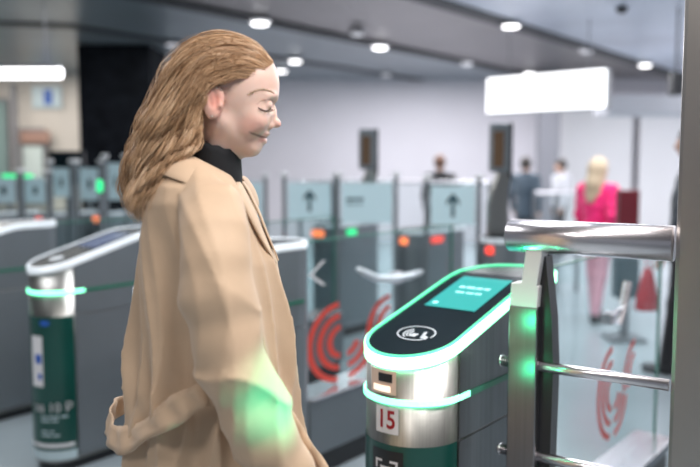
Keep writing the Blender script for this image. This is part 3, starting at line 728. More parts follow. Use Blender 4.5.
    if hairlong:
        hr.chain([S(-.05, 0, 1.60), S(-.085, 0, 1.45), S(-.12, 0, 1.30)], [.085 * s, .08 * s, .055 * s], .04); hr.cone(S(-.03, .05, 1.58), S(-.08, .07, 1.34), .05 * s, .04 * s, .03); hr.cone(S(-.03, -.05, 1.58), S(-.08, -.07, 1.34), .05 * s, .04 * s, .03)
    fin(hr, 'hair', hair)
    return g
cl = lambda n, c, r=.8: M.setdefault(n, mat(n, c, r, noise=(8, .1), sheen=.2))
pink = cl('hot_pink_wool', (.85, .012, .16)); palepink = cl('pale_pink_cloth', (.75, .38, .46)); navy = cl('dark_navy_cloth', (.015, .022, .035)); bluegrey = cl('blue_grey_cloth', (.055, .08, .11))
blk = cl('black_cloth', (.012, .012, .015)); blond = cl('pale_blond_hair', (.50, .38, .26), .5); dkhair = cl('dark_brown_hair', (.03, .02, .015), .5); lite = cl('light_grey_cloth', (.50, .50, .54)); 
p = at(599, 160, 7.3); person((p.x, p.y), 1.53, R(38), pink, blond, palepink, 'person in a hot pink jacket and pale pink trousers with long blond hair', hairlong=True, coatlen=.46)
p = at(694, 160, 5.4); person((p.x, p.y), 1.74, R(150), navy, dkhair, blk, 'person in dark clothing partly behind the steel column', coatlen=.62)
p = at(526, 155, 11.5); person((p.x, p.y), 1.58, R(60), bluegrey, dkhair, blk, 'distant person in a blue grey jacket right of the tall screen post', coatlen=.6)
p = at(561, 160, 12.6); person((p.x, p.y), 1.55, R(200), lite, dkhair, blk, 'distant person in light grey clothing in front of the grey pillar edge', coatlen=.5)
p = at(440, 150, 11.0); person((p.x, p.y), 1.60, R(70), blk, cl('auburn_hair', (.16, .07, .04), .5), blk, 'distant person in black behind the fence above the right arrow sign', coatlen=.55)
# red handbag carried by the person in dark clothing
p = at(647, 300, 5.15); q = at(647, 268, 5.15); t = empty('handbag', (p.x, p.y, q.z - .38), R(10), 'bright red bag hanging behind the glass near the steel column', 'bag')
M['bagred'] = mat('red_leather', (.55, .01, .025), .35)
mb = MB(); hh = q.z - p.z + .07; z0 = .38 - hh
for z, wx, wy in ((z0, .075, .045), (z0 + .01, .082, .052), (z0 + hh * .4, .07, .045), (z0 + hh * .8, .045, .03), (.38, .02, .018)):
    mb.grid([[(0, 0, z)]]) if 0 else None
rows = []
for z, wx, wy in ((z0, .070, .045), (z0 + .012, .080, .052), (z0 + hh * .4, .066, .045), (z0 + hh * .8, .042, .03), (.38, .022, .018)):
    rows.append([(wx * math.cos(a) * (1.0 + .1 * abs(math.sin(2 * a))), wy * math.sin(a), z) for a in [2 * math.pi * i / 20 for i in range(20)]])
mb = MB().grid(rows, True); mb.f.append(tuple(range(20))[::-1]); mb.f.append(tuple(range(80, 100))); mb.build('pouch', 'bagred', t, True)
MB().tube([(-.02, 0, .375), (-.018, 0, .44), (0, 0, .47), (.018, 0, .44), (.02, 0, .375)], .006, 8).build('handle', 'bagred', t, True)
# ================================================================== the woman
YH = 1.52
def W(px, py, dy=0.0, base=YH): p = at(px, py, base + dy); return np.array(p)
def mm(px): return px * YH / F      # pixels -> metres at her distance
wm = empty('person', (W(225, 300)[0], YH, 0), 0, 'smiling woman with wavy blond hair, beige trench coat and black turtleneck, looking down', 'person')
def wb(v, nm, m_, par=wm):
    vv, q = v.mesh()
    if par is wm: vv = vv - np.array(wm.location)
    return mesh_obj(nm, vv, q, m_, par, True)
def vcol_mat(name, base, rough, masks, sss=0.0, bump=None, noise=None):
    """masks: list of (attribute, colour) mixed over the base colour"""
    m = mat(name, base, rough, sss=sss, bump=bump, noise=noise); nt = m.node_tree; b = nt.nodes['Principled BSDF']
    prev = b.inputs['Base Color'].links[0].from_socket if b.inputs['Base Color'].links else None
    for at_, c in masks:
        a = nt.nodes.new('ShaderNodeAttribute'); a.attribute_name = at_; mx = nt.nodes.new('ShaderNodeMix'); mx.data_type = 'RGBA'
        nt.links.new(a.outputs['Fac'], mx.inputs[0])
        if prev: nt.links.new(prev, mx.inputs[6])
        else: mx.inputs[6].default_value = (*base, 1)
        mx.inputs[7].default_value = (*c, 1); prev = mx.outputs[2]
    nt.links.new(prev, b.inputs['Base Color']); return m
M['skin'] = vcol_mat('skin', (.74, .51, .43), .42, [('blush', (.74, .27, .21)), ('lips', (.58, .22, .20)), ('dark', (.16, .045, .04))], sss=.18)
M['eyehair'] = mat('lash_hair', (.05, .03, .02), .6); M['browhair'] = mat('brow_hair', (.42, .28, .19), .7)
M['coat'] = mat('beige_cotton', (.56, .395, .27), .68, noise=(14, .05), bump=(420, .0005), sheen=.15)
M['coatin'] = M['coat']
M['knit'] = mat('black_knit', (.005, .006, .009), .85, bump=(300, .001), stretch=(1, 1, .3))
def hair_mat():
    m = mat('blond_hair', (.45, .26, .13), .42); nt = m.node_tree; b = nt.nodes['Principled BSDF']
    a = nt.nodes.new('ShaderNodeAttribute'); a.attribute_name = 'tone'; r = nt.nodes.new('ShaderNodeValToRGB')
    r.color_ramp.elements[0].color = (.20, .095, .040, 1); r.color_ramp.elements[1].color = (.92, .70, .50, 1); e = r.color_ramp.elements.new(.5); e.color = (.58, .36, .205, 1)
    nt.links.new(a.outputs['Fac'], r.inputs[0]); nt.links.new(r.outputs[0], b.inputs['Base Color']); return m
M['hair'] = hair_mat()
# ---- head
v = Vol(W(168, 175, -.10) - .01, W(290, 25, .10) + .01, .0021)
E = lambda px, py, dy, rx, rz, ry, k=.012, sub=False, rot=None: v.ell(W(px, py, dy), (mm(rx), ry, mm(rz)), k, sub, rot)
rotY = lambda a: Matrix.Rotation(R(a), 3, 'Y')
E(226, 84, 0, 47, 41, .074)                                   # cranium
E(246, 88, 0, 30, 37, .061, .03, rot=rotY(12))                # forehead block
E(243, 113, 0, 29, 32, .056, .03, rot=rotY(10))               # mid face
for s in (-1, 1):
    v.cone(W(221, 122, s * .052), W(250, 146, s * .016), mm(9), mm(8.5), .022)      # jaw
    E(252, 119, s * .036, 14, 12, .022, .018)                  # cheek
    E(268, 97.5, s * .024, 7, 4.0, .020, .012)                 # brow ridge
E(252.3, 147.0, 0, 8.3, 8.6, .020, .012)                        # chin
E(257, 133, 0, 9.5, 12, .025, .014)                           # mouth mound
for s in (-1, 1): E(275.0, 104.8, s * .024, 8, 5.8, .021, .010, True)     # eye sockets
v.cone(W(267.0, 103.5, 0), W(274.5, 121.5, 0), mm(3.2), mm(4.4), .009)       # nose bridge
E(276.2, 123.8, 0, 4.8, 4.0, .0085, .006)                     # tip
for s in (-1, 1):
    E(269.5, 126, s * .0085, 4.6, 3.6, .0062, .005)            # nostril wing
    E(272.2, 128.8, s * .0065, 2.0, 1.3, .0028, .002, True)
    E(266.0, 105.0, s * .0300, 6.6, 6.0, .0135, .004)          # lid over the eyeball
E(266.2, 134.0, 0, 3.9, 2.5, .0165, .004, rot=rotY(-20))      # upper lip
E(263.2, 141.0, 0, 3.9, 3.0, .0155, .004)                     # lower lip
for s in (-1, 1):
    v.cone(W(267, 137.6, 0), W(259, 136.6, s * .019), mm(1.0), mm(.9), .003, True); v.cone(W(259, 136.6, s * .019), W(251.5, 132.8, s * .031), mm(.9), mm(.7), .003, True)   # parted smile line
    v.cone(W(257, 122.5, s * .038), W(249, 128, s * .042), mm(7), mm(6), .016)            # smiling cheek
# ears
for s in (-1, 1):
    c = W(213.5, 101.5, s * .081); rr = Matrix.Rotation(R(12), 3, 'Y') @ Matrix.Rotation(R(-s * 18), 3, 'Z')
    v.ell(c, (mm(10), .0095, mm(15)), .005, rot=rr)
    v.ell(W(215, 99.5, s * .094), (mm(6.6), .0095, mm(10.5)), .003, True, rr)
    v.ell(W(212.5, 114, s * .081), (mm(5.2), .006, mm(5)), .006)
    v.cone(W(220.5, 106, s * .083), W(220, 102, s * .082), mm(2.2), mm(1.6), .004)
    v.cone(W(212, 94, s * .086), W(213, 108, s * .083), mm(1.6), mm(1.6), .004)
# neck
v.cone(W(219, 120, 0), W(207, 200, 0), .048, .050, .03)
Vh, Qh = v.mesh(); headvol = v
# ---- rest of the body (hidden in the clothes)
hipX = W(214, 300)[0]
def zc(px, py, d): return at(px, py, d)
v = Vol((hipX - .30, YH - .32, .04), (hipX + .30, YH + .32, 1.42), .008)
X0 = hipX
v.ell((W(205, 225)[0], YH, 1.25), (.085, .115, .14), .04); v.cone((X0 - .02, YH, 1.2), (X0, YH, 1.0), .09, .095, .04); v.ell((X0, YH, .93), (.10, .105, .11), .04)
v.cone(W(207, 190, 0), (W(203, 215)[0], YH, 1.30), .056, .07, .03)
LEG = []
for s in (-1, 1):
    kn = (X0 + .02 - s * .05, YH + s * .09, .50); an_ = (X0 - .0 - s * .09, YH + s * .09, .10); LEG.append((s, kn, an_))
    v.chain([(X0, YH + s * .065, .86), kn, an_], [.065, .050, .036], .03); v.cone(an_, (an_[0] + .10, an_[1], .07), .034, .028, .02)
ARM = []
for s in (-1, 1):
    f = -1 if s < 0 else 1
    sh_ = W(214, 208, 0) * [1, 0, 1] + [0, YH + s * .165, 0]
    if s < 0:
        sh_ = np.array(at(214, 212, 1.37)); el = np.array(at(232, 340, 1.31)); wr = np.array(at(284, 466, 1.35))
    else:
        el = np.array([sh_[0] - .02, YH + .20, 1.08]); wr = np.array([sh_[0] + .04, YH + .20, .84])
    ARM.append((s, sh_, el, wr)); v.cone((W(205, 205)[0], YH, 1.33), sh_ - [0, 0, .02], .05, .036, .03)
    v.chain([sh_ - [0, 0, .02], el, wr], [.040, .036, .027], .02)
def hand(v, s, el, wr, k=.9):
    d = Vector(wr - el).normalized(); w_ = Vector(wr); out = Vector((0, s, 0)); out = (out - d * out.dot(d)).normalized(); fw = d.cross(out) * (1 if s > 0 else -1); fw = fw if fw.x > 0 or fw.z > 0 else -fw
    c = w_ + d * .075; v.cone(w_, w_ + d * .03, .026, .024, .01)
    for q in (-.024, -.008, .008, .024): v.cone(w_ + d * .03 + fw * q * .7, w_ + d * .085 + fw * q, .014, .0125, .012)
    for q, L_ in ((.028, .070), (.0095, .080), (-.0095, .074), (-.028, .058)):
        a = w_ + d * .085 + fw * q; b = a + d * L_ * .42 - out * .006; c_ = b + d * L_ * .30 - out * .014; e = c_ + d * L_ * .16 - out * .018
        v.chain([a, b, c_, e], [.0095, .0088, .0082, .0072], .003)
    a = w_ + d * .022 + fw * .022; b = a + d * .034 + fw * .024 - out * .006; c_ = b + d * .028 + fw * .006 - out * .010; v.chain([a, b, c_], [.013, .0105, .0088], .006)
hv = []
for s, sh_, el, wr in ARM:
    h_ = Vol(np.minimum(wr, wr) - .14, wr + .14, .0035) if 0 else Vol(wr + [-.10, -.12, -.26], wr + [.22, .12, .05], .0035)
    h_.cone(wr - (wr - el) / np.linalg.norm(wr - el) * .05, wr, .030, .026, .01); hand(h_, s, el, wr); hv.append(h_.mesh())
Vb, Qb = v.mesh()
vs = [Vh, Vb] + [q[0] for q in hv]; qs = [Qh, Qb] + [q[1] for q in hv]; off = 0; QQ = []
for a, b in zip(vs, qs): QQ.append(b + off); off += len(a)
VV = np.concatenate(vs); loc = np.array(wm.location)
body = mesh_obj('body', VV - loc, np.concatenate(QQ), 'skin', wm, True)
def setattr_(o, nm, val):
    a = o.data.attributes.new(nm, 'FLOAT', 'POINT'); a.data.foreach_set('value', np.ascontiguousarray(val, dtype=np.float32))
def blob(px, py, dy, r, rd=None, soft=.5):
    c = W(px, py, dy); d = np.sqrt(((VV[:, 0] - c[0]) / mm(r[0]))**2 + ((VV[:, 2] - c[2]) / mm(r[1]))**2 + ((VV[:, 1] - c[1]) / r[2])**2); return np.clip((1 - d) / soft, 0, 1)
bl = np.zeros(len(VV)); lp = np.zeros(len(VV)); dk = np.zeros(len(VV))
for s in (-1, 1):
    bl = np.maximum(bl, .6 * blob(252, 124, s * .045, (17, 13, .03), soft=.9)); bl = np.maximum(bl, .75 * blob(214, 101, s * .08, (13, 19, .02), soft=.6))
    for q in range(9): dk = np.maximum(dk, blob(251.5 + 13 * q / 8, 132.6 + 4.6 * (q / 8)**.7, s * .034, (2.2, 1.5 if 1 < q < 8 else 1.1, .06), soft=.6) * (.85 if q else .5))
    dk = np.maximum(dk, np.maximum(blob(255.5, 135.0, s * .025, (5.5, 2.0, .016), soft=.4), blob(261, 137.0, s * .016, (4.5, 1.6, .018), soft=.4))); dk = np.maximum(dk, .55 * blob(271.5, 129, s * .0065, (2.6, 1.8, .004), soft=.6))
    lp = np.maximum(lp, .8 * blob(260.5, 140, s * .012, (6.5, 3.4, .018), soft=.6)); lp = np.maximum(lp, .8 * blob(263, 134.3, s * .010, (7, 2.3, .018), soft=.6))
bl = np.maximum(bl, .5 * blob(277, 123, 0, (7, 6, .014), soft=.8))
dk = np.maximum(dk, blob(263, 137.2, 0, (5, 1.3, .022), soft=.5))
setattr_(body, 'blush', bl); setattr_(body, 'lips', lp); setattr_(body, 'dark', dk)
# lashes, brows, earrings
def surf_y(px, py, s):
    """world point on the head surface seen at px,py on side s (march towards the head from that side)"""
    for i in range(120):
        dy = s * (.10 - i * .001); p = W(px, py, dy)
        if headvol.sample(p[None])[0] < 0.0003: return p
    return W(px, py, s * .03)
for s in (-1, 1):
    pts = [surf_y(px, py, s) for px, py in ((258.0, 107.5), (261, 109.8), (264.5, 111.0), (268, 110.4), (270.5, 108.8))]
    pts = [p - loc + [0.0006, s * .0008, 0] for p in pts]; mb = MB().tube(pts, [.0006, .0011, .0013, .0011, .0006], 6)
    for i in range(14):
        t_ = i / 13; j = min(int(t_ * 4), 3); a = Vector(pts[j]).lerp(Vector(pts[j + 1]), t_ * 4 - j); mb.tube([a, a + Vector((.004, s * .002, -.002)), a + Vector((.0075 + .002 * t_, s * .003, -.0022))], [.0005, .0004, .0001], 4)
    mb.build('eyelashes', 'eyehair', wm, True)
    # lid crease, its shade drawn as a thin dark tube
    cr = [surf_y(px, py, s) - loc for px, py in ((256.5, 104.5), (260, 101.2), (265, 99.8), (270, 100.4), (273, 102))]
    MB().tube([p - [0, s * .0004, 0] for p in cr], [.0003, .0009, .0011, .0009, .0003], 6).build('lid_crease', M.setdefault('crease', mat('lid_crease_shade', (.36, .19, .13), .6)), wm, True)
    bp = [surf_y(px, py, s) - loc for px, py in ((250, 94), (256, 90.5), (263, 89.3), (270, 91), (274, 93.5))]; mb = MB().tube([p + [0, s * .0002, 0] for p in bp], [.0004, .0014, .0015, .0013, .0004], 6)
    for i in range(110):
        t_ = i / 109 * 4; j = min(int(t_), 3); a = Vector(bp[j]).lerp(Vector(bp[j + 1]), t_ - j) + Vector((random.uniform(-.002, .002), s * .0014, random.uniform(-.0022, .0018)))
        mb.tube([a, a + Vector((-.0065, s * .0004, .0006))], [.00055, .0001], 4)
    mb.build('eyebrow', 'browhair', wm, True)
    if s < 0:
        M['gold'] = mat('silver_jewel', (.85, .82, .78), .2, 1.0)
        for px, py in ((216.5, 88.5), (221, 90), (206.5, 92), (212, 116.5)):
            q = surf_y(px, py, s) - loc; MB().tube([q + [-.0015, -.001, 0], q + [0, -.002, .001], q + [.0015, -.001, 0]], .0016, 8).build('ear_stud', 'gold', wm, True)
# ---- turtleneck
mb = MB(); rows = []
for k, (xa, ya, xb, yb, e) in enumerate(((187, 175, 238, 205, .0), (186, 160, 242, 190, .005), (185, 150, 242, 175, .007), (185, 140, 241, 160, .008), (187, 135, 241, 152.5, .007), (189, 135, 239, 152.5, .001), (191, 145, 237, 162, -.004))):
    a = W(xa, ya); b = W(xb, yb); c = (a + b) / 2; h_ = (b - a) / 2; rx = np.linalg.norm(h_); dy_ = .050 + e
    rows.append([c + h_ * math.cos(q) + np.array([0, dy_ * math.sin(q), 0]) - loc + np.array([0, 0, .0015 * math.sin(14 * q)]) for q in [2 * math.pi * i / 64 for i in range(64)]])
mb.grid(rows, True); o = mb.build('turtleneck', 'knit', wm, True)
# sweater front seen in the coat opening
# ---- coat
ys = [148, 158, 170, 185, 200, 215, 235, 260, 290, 325, 360, 400, 440, 467, 520, 640]
xb = [181, 174, 165, 158, 152, 148, 144, 141, 139, 137, 134, 132, 133, 134, 131, 122]
xf = [199, 212, 228, 241, 249, 256, 264, 275, 282, 288, 292, 297, 301, 303, 308, 318]
hd = [.045, .060, .100, .140, .152, .150, .146, .144, .142, .140, .142, .150, .156, .160, .17, .20]
zz = np.array([W(200, y)[2] for y in ys]); xbw = np.array([W(x, y)[0] for x, y in zip(xb, ys)]); xfw = np.array([W(x, y)[0] for x, y in zip(xf, ys)]); hdw = np.array(hd)
o_ = np.argsort(zz); zz, xbw, xfw, hdw = zz[o_], xbw[o_], xfw[o_], hdw[o_]
zbot = .52
v = Vol((xbw.min() - .04, YH - .30, zbot - .03), (xfw.max() + .06, YH + .28, 1.55), .005)
Xg, Yg, Zg = np.meshgrid(v.ax[0], v.ax[1], v.ax[2], indexing='ij', sparse=True)
z1 = v.ax[2]; B = np.interp(z1, zz, xbw); Fr = np.interp(z1, zz, xfw); Hd = np.interp(z1, zz, hdw)
def torso(Xq, Yq, B, Fr, Hd, pw=2.35):
    cx_ = (B + Fr) / 2; ax_ = (Fr - B) / 2; return ((np.abs((Xq - cx_) / ax_)**pw + np.abs((Yq - YH) / Hd)**pw)**(1 / pw) - 1) * np.minimum(ax_, Hd)
v.D = torso(Xg, Yg, B[None, None], Fr[None, None], Hd[None, None])
topcut = 1.475
v.D = np.maximum(v.D, Zg - topcut)
# vertical drape folds on the body, deeper below the belt
th = np.arctan2(Yg - YH, Xg - W(215, 300)[0])
amp = np.interp(z1, [.5, .9, 1.05, 1.2, 1.4], [.012, .013, .0125, .0095, .001])[None, None]
v.D = v.D + amp * (2 * np.abs(np.sin(th * 4.5 + 1.2 * np.sin(Zg * 5) + 1.1))**.8 - 1.1 + .5 * (2 * np.abs(np.sin(th * 8 - 2.2 * np.sin(Zg * 6 + 1)))**.8 - 1.1))
# pull folds towards the belt
v.D = v.D + .0035 * np.exp(-((Zg - 1.05) / .06)**2) * np.sin(th * 21 + Zg * 30)
# back yoke edge & centre back seam
sl = {}
for s, sh_, el, wr in ARM:
    D0 = v.D.copy(); v.D[:] = 1.0
    if s < 0:
        path = [(212, 214, 1.37, .052), (214, 235, 1.345, .056), (216, 262, 1.325, .060), (219, 297, 1.315, .063), (228, 340, 1.31, .061), (240, 378, 1.315, .062), (252, 410, 1.325, .060), (268, 442, 1.34, .056), (284, 470, 1.35, .055)]
        pts = [np.array(at(a, b, c)) for a, b, c, _ in path]; rs = [q[3] for q in path]
        shp = np.array(at(196, 182, 1.44)); v.cone(shp, pts[0], .040, .052, .03)
        pts.append(pts[-1] + (wr - el) / np.linalg.norm(wr - el) * .03); rs.append(.054)
    else:
        pts = [sh_, (sh_ + el) / 2, el, (el + wr) / 2, wr]; rs = [.062, .062, .060, .056, .055]
        v.cone(W(200, 185, .05), sh_, .05, .060, .03)
    v.chain(pts, rs, .02)
    # crumple folds across the sleeve
    a = pts[0]; dd = pts[-1] - a; L = np.linalg.norm(dd); dd = dd / L
    tt = ((Xg - a[0]) * dd[0] + (Yg - a[1]) * dd[1] + (Zg - a[2]) * dd[2])
    cen = np.exp(-((tt - .28) / .16)**2)
    ridge = lambda u: np.abs(np.sin(u))**.7
    lat = (Xg - a[0]) * dd[2] - (Zg - a[2]) * dd[0]
    v.D = v.D + .0125 * (.30 + cen) * (ridge(tt * 19 + lat * 26 + 1.1 * np.sin(lat * 24 + 2)) - .6) * cen + .0075 * (ridge(lat * 34 + 2.2 * np.sin(tt * 6.5 + .6) + 1) - .6) + .0040 * (ridge(lat * 61 - tt * 9 + 1.7 * np.sin(tt * 12)) - .6)
    # cuff opening
    e = pts[-1]; dlast = (pts[-1] - pts[-2]); dlast = dlast / np.linalg.norm(dlast); cut = ((Xg - e[0]) * dlast[0] + (Yg - e[1]) * dlast[1] + (Zg - e[2]) * dlast[2]) + .012
    near = (Xg - e[0])**2 + (Yg - e[1])**2 + (Zg - e[2])**2 < .12**2
    v.D = np.where(near, np.maximum(v.D, cut), v.D)
    k = .012; k = .004; hh = np.maximum(k - np.abs(D0 - v.D), 0) / k; v.D = np.minimum(D0, v.D) - hh * hh * k * .25
    # seam crease where sleeve meets body
# open neck
v.cone(W(213, 168), W(216, 120), .058, .066, .012, True)
v.cone(W(232, 183, 0), W(262, 196, 0), .030, .055, .012, True)
v.D = np.maximum(v.D, (zbot + .01 * np.sin(th * 6)) - Zg)
# hollow from below
v.cone((X0 + .01, YH, zbot - .1), (X0 + .01, YH, .64), .15, .10, .01, True)
coatvol = v
wb(v, 'trench_coat', 'coat')
coat = wm.children[-1]
def coat_pt(z, a, out=.004):
    """point on the coat torso at height z and angle a (0 = front, negative = near side)"""
    b_, f_, h_ = np.interp(z, zz, xbw), np.interp(z, zz, xfw), np.interp(z, zz, hdw); cx_ = (b_ + f_) / 2; ax_ = (f_ - b_) / 2
    c, s_ = math.cos(a), math.sin(a); r = (abs(c / ax_)**2.35 + abs(s_ / h_)**2.35)**(-1 / 2.35) + out
    return np.array([cx_ + r * c, YH + r * s_, z])
def solid(o, th, off=0): s_ = o.modifiers.new('s', 'SOLIDIFY'); s_.thickness = th; s_.offset = off; return o
# collar
rows = []
nA = 44
for i in range(nA + 1):
    q = R(-142) + R(284) * i / nA                     # 0 = back of the neck
    fr = (1 - math.cos(q)) / 2                         # 0 back, 1 front
    top = W(177 + 66 * fr, 152 + 30 * fr); cx_ = W(209, 165)
    cen = np.array([0, YH, 0]); ry = .060 + .006 * fr
    tpx = 176 + fr * 62; tpy = 151 + 30 * fr**1.6
    T = W(tpx, tpy); T = np.array([T[0], YH + math.sin(q) * -ry * 1.02, T[2]])
    spread = .028 + .012 * abs(math.sin(q))
    outv = np.array([-math.cos(q) * .75, -math.sin(q) * 1.25, 0])
    inn = T - outv * .004 + np.array([0, 0, -.035])
    fold = T + outv * .007 + np.array([0, 0, .0035])
    m1 = T + outv * (.022 + .010 * abs(math.sin(q))) + np.array([0, 0, -.008]); edge = T + outv * (spread + .020) + np.array([0, 0, -.034 - .006 * abs(math.sin(q)) - .012 * fr])
    rows.append([p - loc for p in (inn, T, fold, m1, (m1 + edge) / 2 + outv * .003, edge)])
o = solid(MB().grid(rows).build('collar', 'coat', wm, True), .003); sm = o.modifiers.new('sub', 'SUBSURF'); sm.levels = sm.render_levels = 1
# lapels
for s in (-1, 1):
    rows = []
    for i in range(13):
        u = i / 12; z = W(0, 182 + 80 * u)[2]; a0 = R(10) ; a1 = R(10 + 38 * (1 - u)**.8 * (1 if u > .12 else .6 + u * 3))
        rows.append([coat_pt(z, s * (a0 + (a1 - a0) * j / 6), .004 + .004 * math.sin(math.pi * j / 6) * (1 - u)) - loc for j in range(7)])
    solid(MB().grid(rows).build('lapel', 'coat', wm, True), .003)
# belt: hangs in a loop behind the back, knotted in front
bl_ = [(225, 391, 1.37, 0), (212, 392, 1.340, 0), (200, 396, 1.330, 0), (185, 404, 1.333, 0), (168, 415, 1.346, 0), (150, 427, 1.372, 0), (134, 437, 1.42, .1), (120, 440, 1.455, .3), (111, 434, 1.50, .5), (109, 422, 1.54, .6), (114, 411, 1.58, .5), (124, 404, 1.62, .3), (145, 396, 1.69, 0), (180, 392, 1.715, 0), (230, 392, 1.70, 0)]
P_ = [Vector(at(a, b, c)) for a, b, c, _ in bl_]
def smooth_path(P, n=6):
    out_ = []
    for i in range(len(P) - 1):
        p0, p1, p2, p3 = P[max(i - 1, 0)], P[i], P[i + 1], P[min(i + 2, len(P) - 1)]
        for j in range(n):
            t_ = j / n; out_.append(.5 * ((2 * p1) + (p2 - p0) * t_ + (2 * p0 - 5 * p1 + 4 * p2 - p3) * t_ * t_ + (3 * p1 - p0 - 3 * p2 + p3) * t_**3))
    return out_ + [P[-1]]
sp = smooth_path(P_); rows = []; lv = Vector(loc)
for i, p in enumerate(sp):
    t_ = i / (len(sp) - 1); tw = .35 * math.sin(math.pi * min(1, t_ * 1.2))
    tan = (sp[min(i + 1, len(sp) - 1)] - sp[max(i - 1, 0)]).normalized(); up = Vector((0, 0, 1)); up = (up - tan * up.dot(tan)).normalized(); side = tan.cross(up)
    up = (up * math.cos(tw) + side * math.sin(tw)).normalized(); hw = .024 * (1 + .15 * math.sin(t_ * 30)) * (1 if t_ > .08 else .7)
    rows.append([p + up * hw * k_ + side * .003 * 1.6 * math.cos(k_ * 4) * math.sin(t_ * 75 + k_ * 3) - lv for k_ in (-1, -.5, 0, .5, 1)])
solid(MB().grid(rows).build('belt', 'coat', wm, True), .004)
sp = smooth_path([Vector(at(*q)) for q in ((284, 408, 1.42), (292, 420, 1.40), (301, 436, 1.39), (312, 453, 1.385), (325, 472, 1.38), (338, 505, 1.385), (345, 560, 1.40))]); rows = []
for i, p in enumerate(sp):
    tan = (sp[min(i + 1, len(sp) - 1)] - sp[max(i - 1, 0)]).normalized(); up = tan.cross(Vector((0.25, 1, 0))).normalized(); rows.append([p + up * .011 * k_ - lv + Vector((0, .003 * math.sin(i * .7), 0)) for k_ in (-1, 0, 1)])
solid(MB().grid(rows).build('belt_end', 'coat', wm, True), .003)
# trousers, shoes
M['jeans'] = mat('dark_denim', (.03, .035, .05), .8)
v = Vol((X0 - .25, YH - .22, .06), (X0 + .22, YH + .22, .80), .009)
for s, kn, an_ in LEG: v.chain([(X0, YH + s * .070, .76), kn, (an_[0], an_[1], .12)], [.075, .062, .055], .02)
wb(v, 'trousers', 'jeans')
for s, kn, an_ in LEG:
    v = Vol((an_[0] - .09, an_[1] - .07, -.01), (an_[0] + .24, an_[1] + .07, .16), .005); v.cone((an_[0] - .02, an_[1], .045), (an_[0] + .15, an_[1], .036), .042, .034, .02); v.cone((an_[0], an_[1], .05), (an_[0], an_[1], .12), .044, .044, .02)
    P = v.pts((slice(None),) * 3); v.D = np.maximum(v.D, (.001 - P[2]) + 0 * v.D); wb(v, 'shoe', 'blackp')

# ---- hair
g_ = [
 [(272, 62, 0), (252, 43, -.01), (220, 36, -.012), (192, 45, -.012), (172, 64, -.01), (157, 95, -.01), (143, 128, 0), (130, 156, 0), (126, 184, 0), (140, 212, 0)],
 [(272, 64, -.018), (252, 49, -.040), (221, 45, -.052), (195, 56, -.058), (176, 78, -.056), (161, 108, -.052), (147, 142, -.05), (138, 172, -.05), (134, 198, -.05), (145, 220, -.04)],
 [(269, 66, -.034), (247, 56, -.060), (221, 54, -.073), (200, 67, -.082), (184, 92, -.082), (171, 120, -.078), (158, 150, -.075), (147, 178, -.08), (140, 204, -.08), (149, 224, -.07)],
 [(264, 71, -.046), (242, 66, -.070), (222, 69, -.081), (205, 80, -.088), (193, 101, -.088), (183, 128, -.084), (172, 150, -.085), (160, 172, -.092), (149, 196, -.095), (146, 217, -.092)],
 [(254, 77, -.057), (240, 77, -.074), (224, 81, -.083), (208, 86, -.090), (200, 104, -.087), (194, 127, -.078), (187, 146, -.074), (177, 160, -.084), (166, 176, -.098), (156, 194, -.104)]]
def rowpts(side):
    return [[W(a, b, d * side) for a, b, d in r_] for r_ in g_]
cenH = W(222, 95)
def cr(P, t_):
    n = len(P) - 1; x = min(max(t_, 0), .9999) * n; i = int(x); u = x - i; p0, p1, p2, p3 = P[max(i - 1, 0)], P[i], P[i + 1], P[min(i + 2, n)]
    return .5 * ((2 * p1) + (p2 - p0) * u + (2 * p0 - 5 * p1 + 4 * p2 - p3) * u * u + (3 * p1 - p0 - 3 * p2 + p3) * u**3)
hvv = Vol(W(105, 235, -.16), W(285, 20, .16) + .01, .0045)
for side in (1, -1):
    G = rowpts(side)
    rowsI = [[cr(P, t_ / 18) for t_ in range(19)] for P in G]
    for k in range(len(G) - 1):
        for u in (0, .5):
            for i in range(16):
                f = lambda i: rowsI[k][i] * (1 - u) + rowsI[k + 1][i] * u
                rr = lambda i: .009 if i < 8 else .009 - .003 * (i - 8) / 10
                shrink = lambda p, i: p + (cenH - p) / np.linalg.norm(cenH - p) * (.0125 if i < 9 else .0125 + .006 * (i - 9) / 9) + (0 if i < 9 else np.array([0, (YH - p[1]) * .12, 0]))
                hvv.cone(shrink(f(i), i), shrink(f(i + 1), i + 1), rr(i), rr(i + 1), .010)
Vv, Qv = hvv.mesh()
NS, SEG, NC = 5200, 34, 34
allV = []; allF = []; tone = []; base = len(Vv)
Gs = {1: rowpts(1), -1: rowpts(-1)}
rowsS = {s: np.array([[cr(P, t_ / (SEG - 1)) for t_ in range(SEG)] for P in Gs[s]]) for s in (1, -1)}
clump = [dict(x=rng.uniform(0, 3.999), a=rng.uniform(0, 6.28), b=rng.uniform(0, 6.28), f=rng.uniform(.75, 1.25), tone=rng.normal(0, 1), d=rng.uniform(-.016, .004), st=rng.uniform(0, .03) if q % 4 else rng.uniform(.1, .4), am=rng.uniform(.7, 1.5)) for q in range(NC * 4)]
L01 = np.linspace(0, 1, SEG)
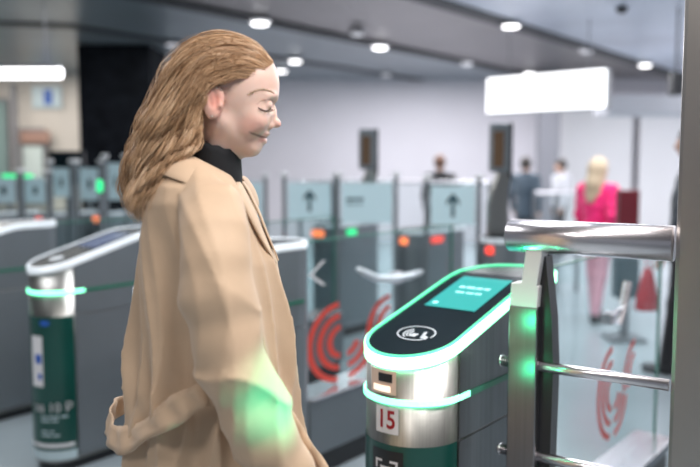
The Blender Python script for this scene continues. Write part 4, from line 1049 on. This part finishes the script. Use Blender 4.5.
for n_ in range(NS):
    side = 1 if rng.random() < .70 else -1          # side 1 = near (negative y)
    c = clump[int(rng.integers(0, NC * 2)) + (0 if side > 0 else NC * 2)]
    r_ = rowsS[side]; spread = rng.normal(0, .20)
    st = max(0, c['st'] * rng.uniform(.3, 1.2)) if rng.random() < .6 else rng.uniform(0, .015); tl = rng.uniform(.80, 1.0)
    T = st + (tl - st) * L01
    xs = np.clip(c['x'] + spread * (1.15 - .75 * T), 0, len(r_) - 1.001); i = xs.astype(int); u = (xs - i)[:, None]
    g = T * (SEG - 1); gi = np.minimum(g.astype(int), SEG - 2); gu = (g - gi)[:, None]
    A = r_[i, gi] * (1 - gu) + r_[i, gi + 1] * gu; Bp = r_[i + 1, gi] * (1 - gu) + r_[i + 1, gi + 1] * gu
    pts = A * (1 - u) + Bp * u
    out_ = pts - cenH; out_[:, 2] *= .4; out_ /= np.linalg.norm(out_, axis=1)[:, None]
    wamp = np.clip((T - .18) / .45, 0, 1)**1.1
    fly = rng.random() < .10
    wave = np.sin(T * 21 * c['f'] + c['a']) * .0125 * c['am'] + np.sin(T * 40 + c['b'] + spread * 5) * .003
    lift = np.cos(T * 21 * c['f'] + c['a'] + 1.0) * .0095 * c['am']
    tang = np.gradient(pts, axis=0); tang /= np.linalg.norm(tang, axis=1)[:, None] + 1e-9; lat = np.cross(tang, out_); lat /= np.linalg.norm(lat, axis=1)[:, None] + 1e-6
    depth = c['d'] * wamp + rng.normal(0, .0035) * wamp + rng.normal(0, .0014) + (rng.uniform(.004, .016) * np.sin(L01 * 3.1) if fly else 0)
    pts = pts + out_ * (depth + lift * wamp)[:, None] + lat * (wave * wamp + rng.normal(0, .0035) * wamp + rng.normal(0, .001))[:, None]
    if fly: pts = pts + lat * (np.sin(L01 * rng.uniform(8, 16) + rng.uniform(0, 6)) * .004)[:, None]
    # a few ends curl away from the coat
    pts[:, 0] -= np.clip(T - .75, 0, 1)**2 * rng.uniform(-.05, .16)
    rad = rng.uniform(.0005, .0011) * (.6 if fly else 1) * np.minimum(1, np.minimum((1 - L01) * 5 + .12, L01 * 8 + .3))
    tri = np.stack([pts + out_ * rad[:, None], pts - out_ * rad[:, None] * .5 + lat * rad[:, None], pts - out_ * rad[:, None] * .5 - lat * rad[:, None]], 1).reshape(-1, 3)
    b0 = base + len(allV) * SEG * 3; allV.append(tri)
    ii = np.arange(SEG - 1)[:, None] * 3; jj = np.arange(3)[None]; a = b0 + ii + jj; b = b0 + ii + (jj + 1) % 3
    allF.append(np.stack([a, b, b + 3, a + 3], -1).reshape(-1, 4))
    tn = .50 + .15 * c['tone'] + rng.normal(0, .13); tone.append(np.clip(tn + .12 * (T - .4), 0, 1).repeat(3))
HV = np.concatenate([Vv] + allV) - loc; HF = np.concatenate([Qv] + allF)
hair = mesh_obj('hair', HV, HF, 'hair', wm, True)
setattr_(hair, 'tone', np.concatenate([np.full(len(Vv), .12)] + tone))
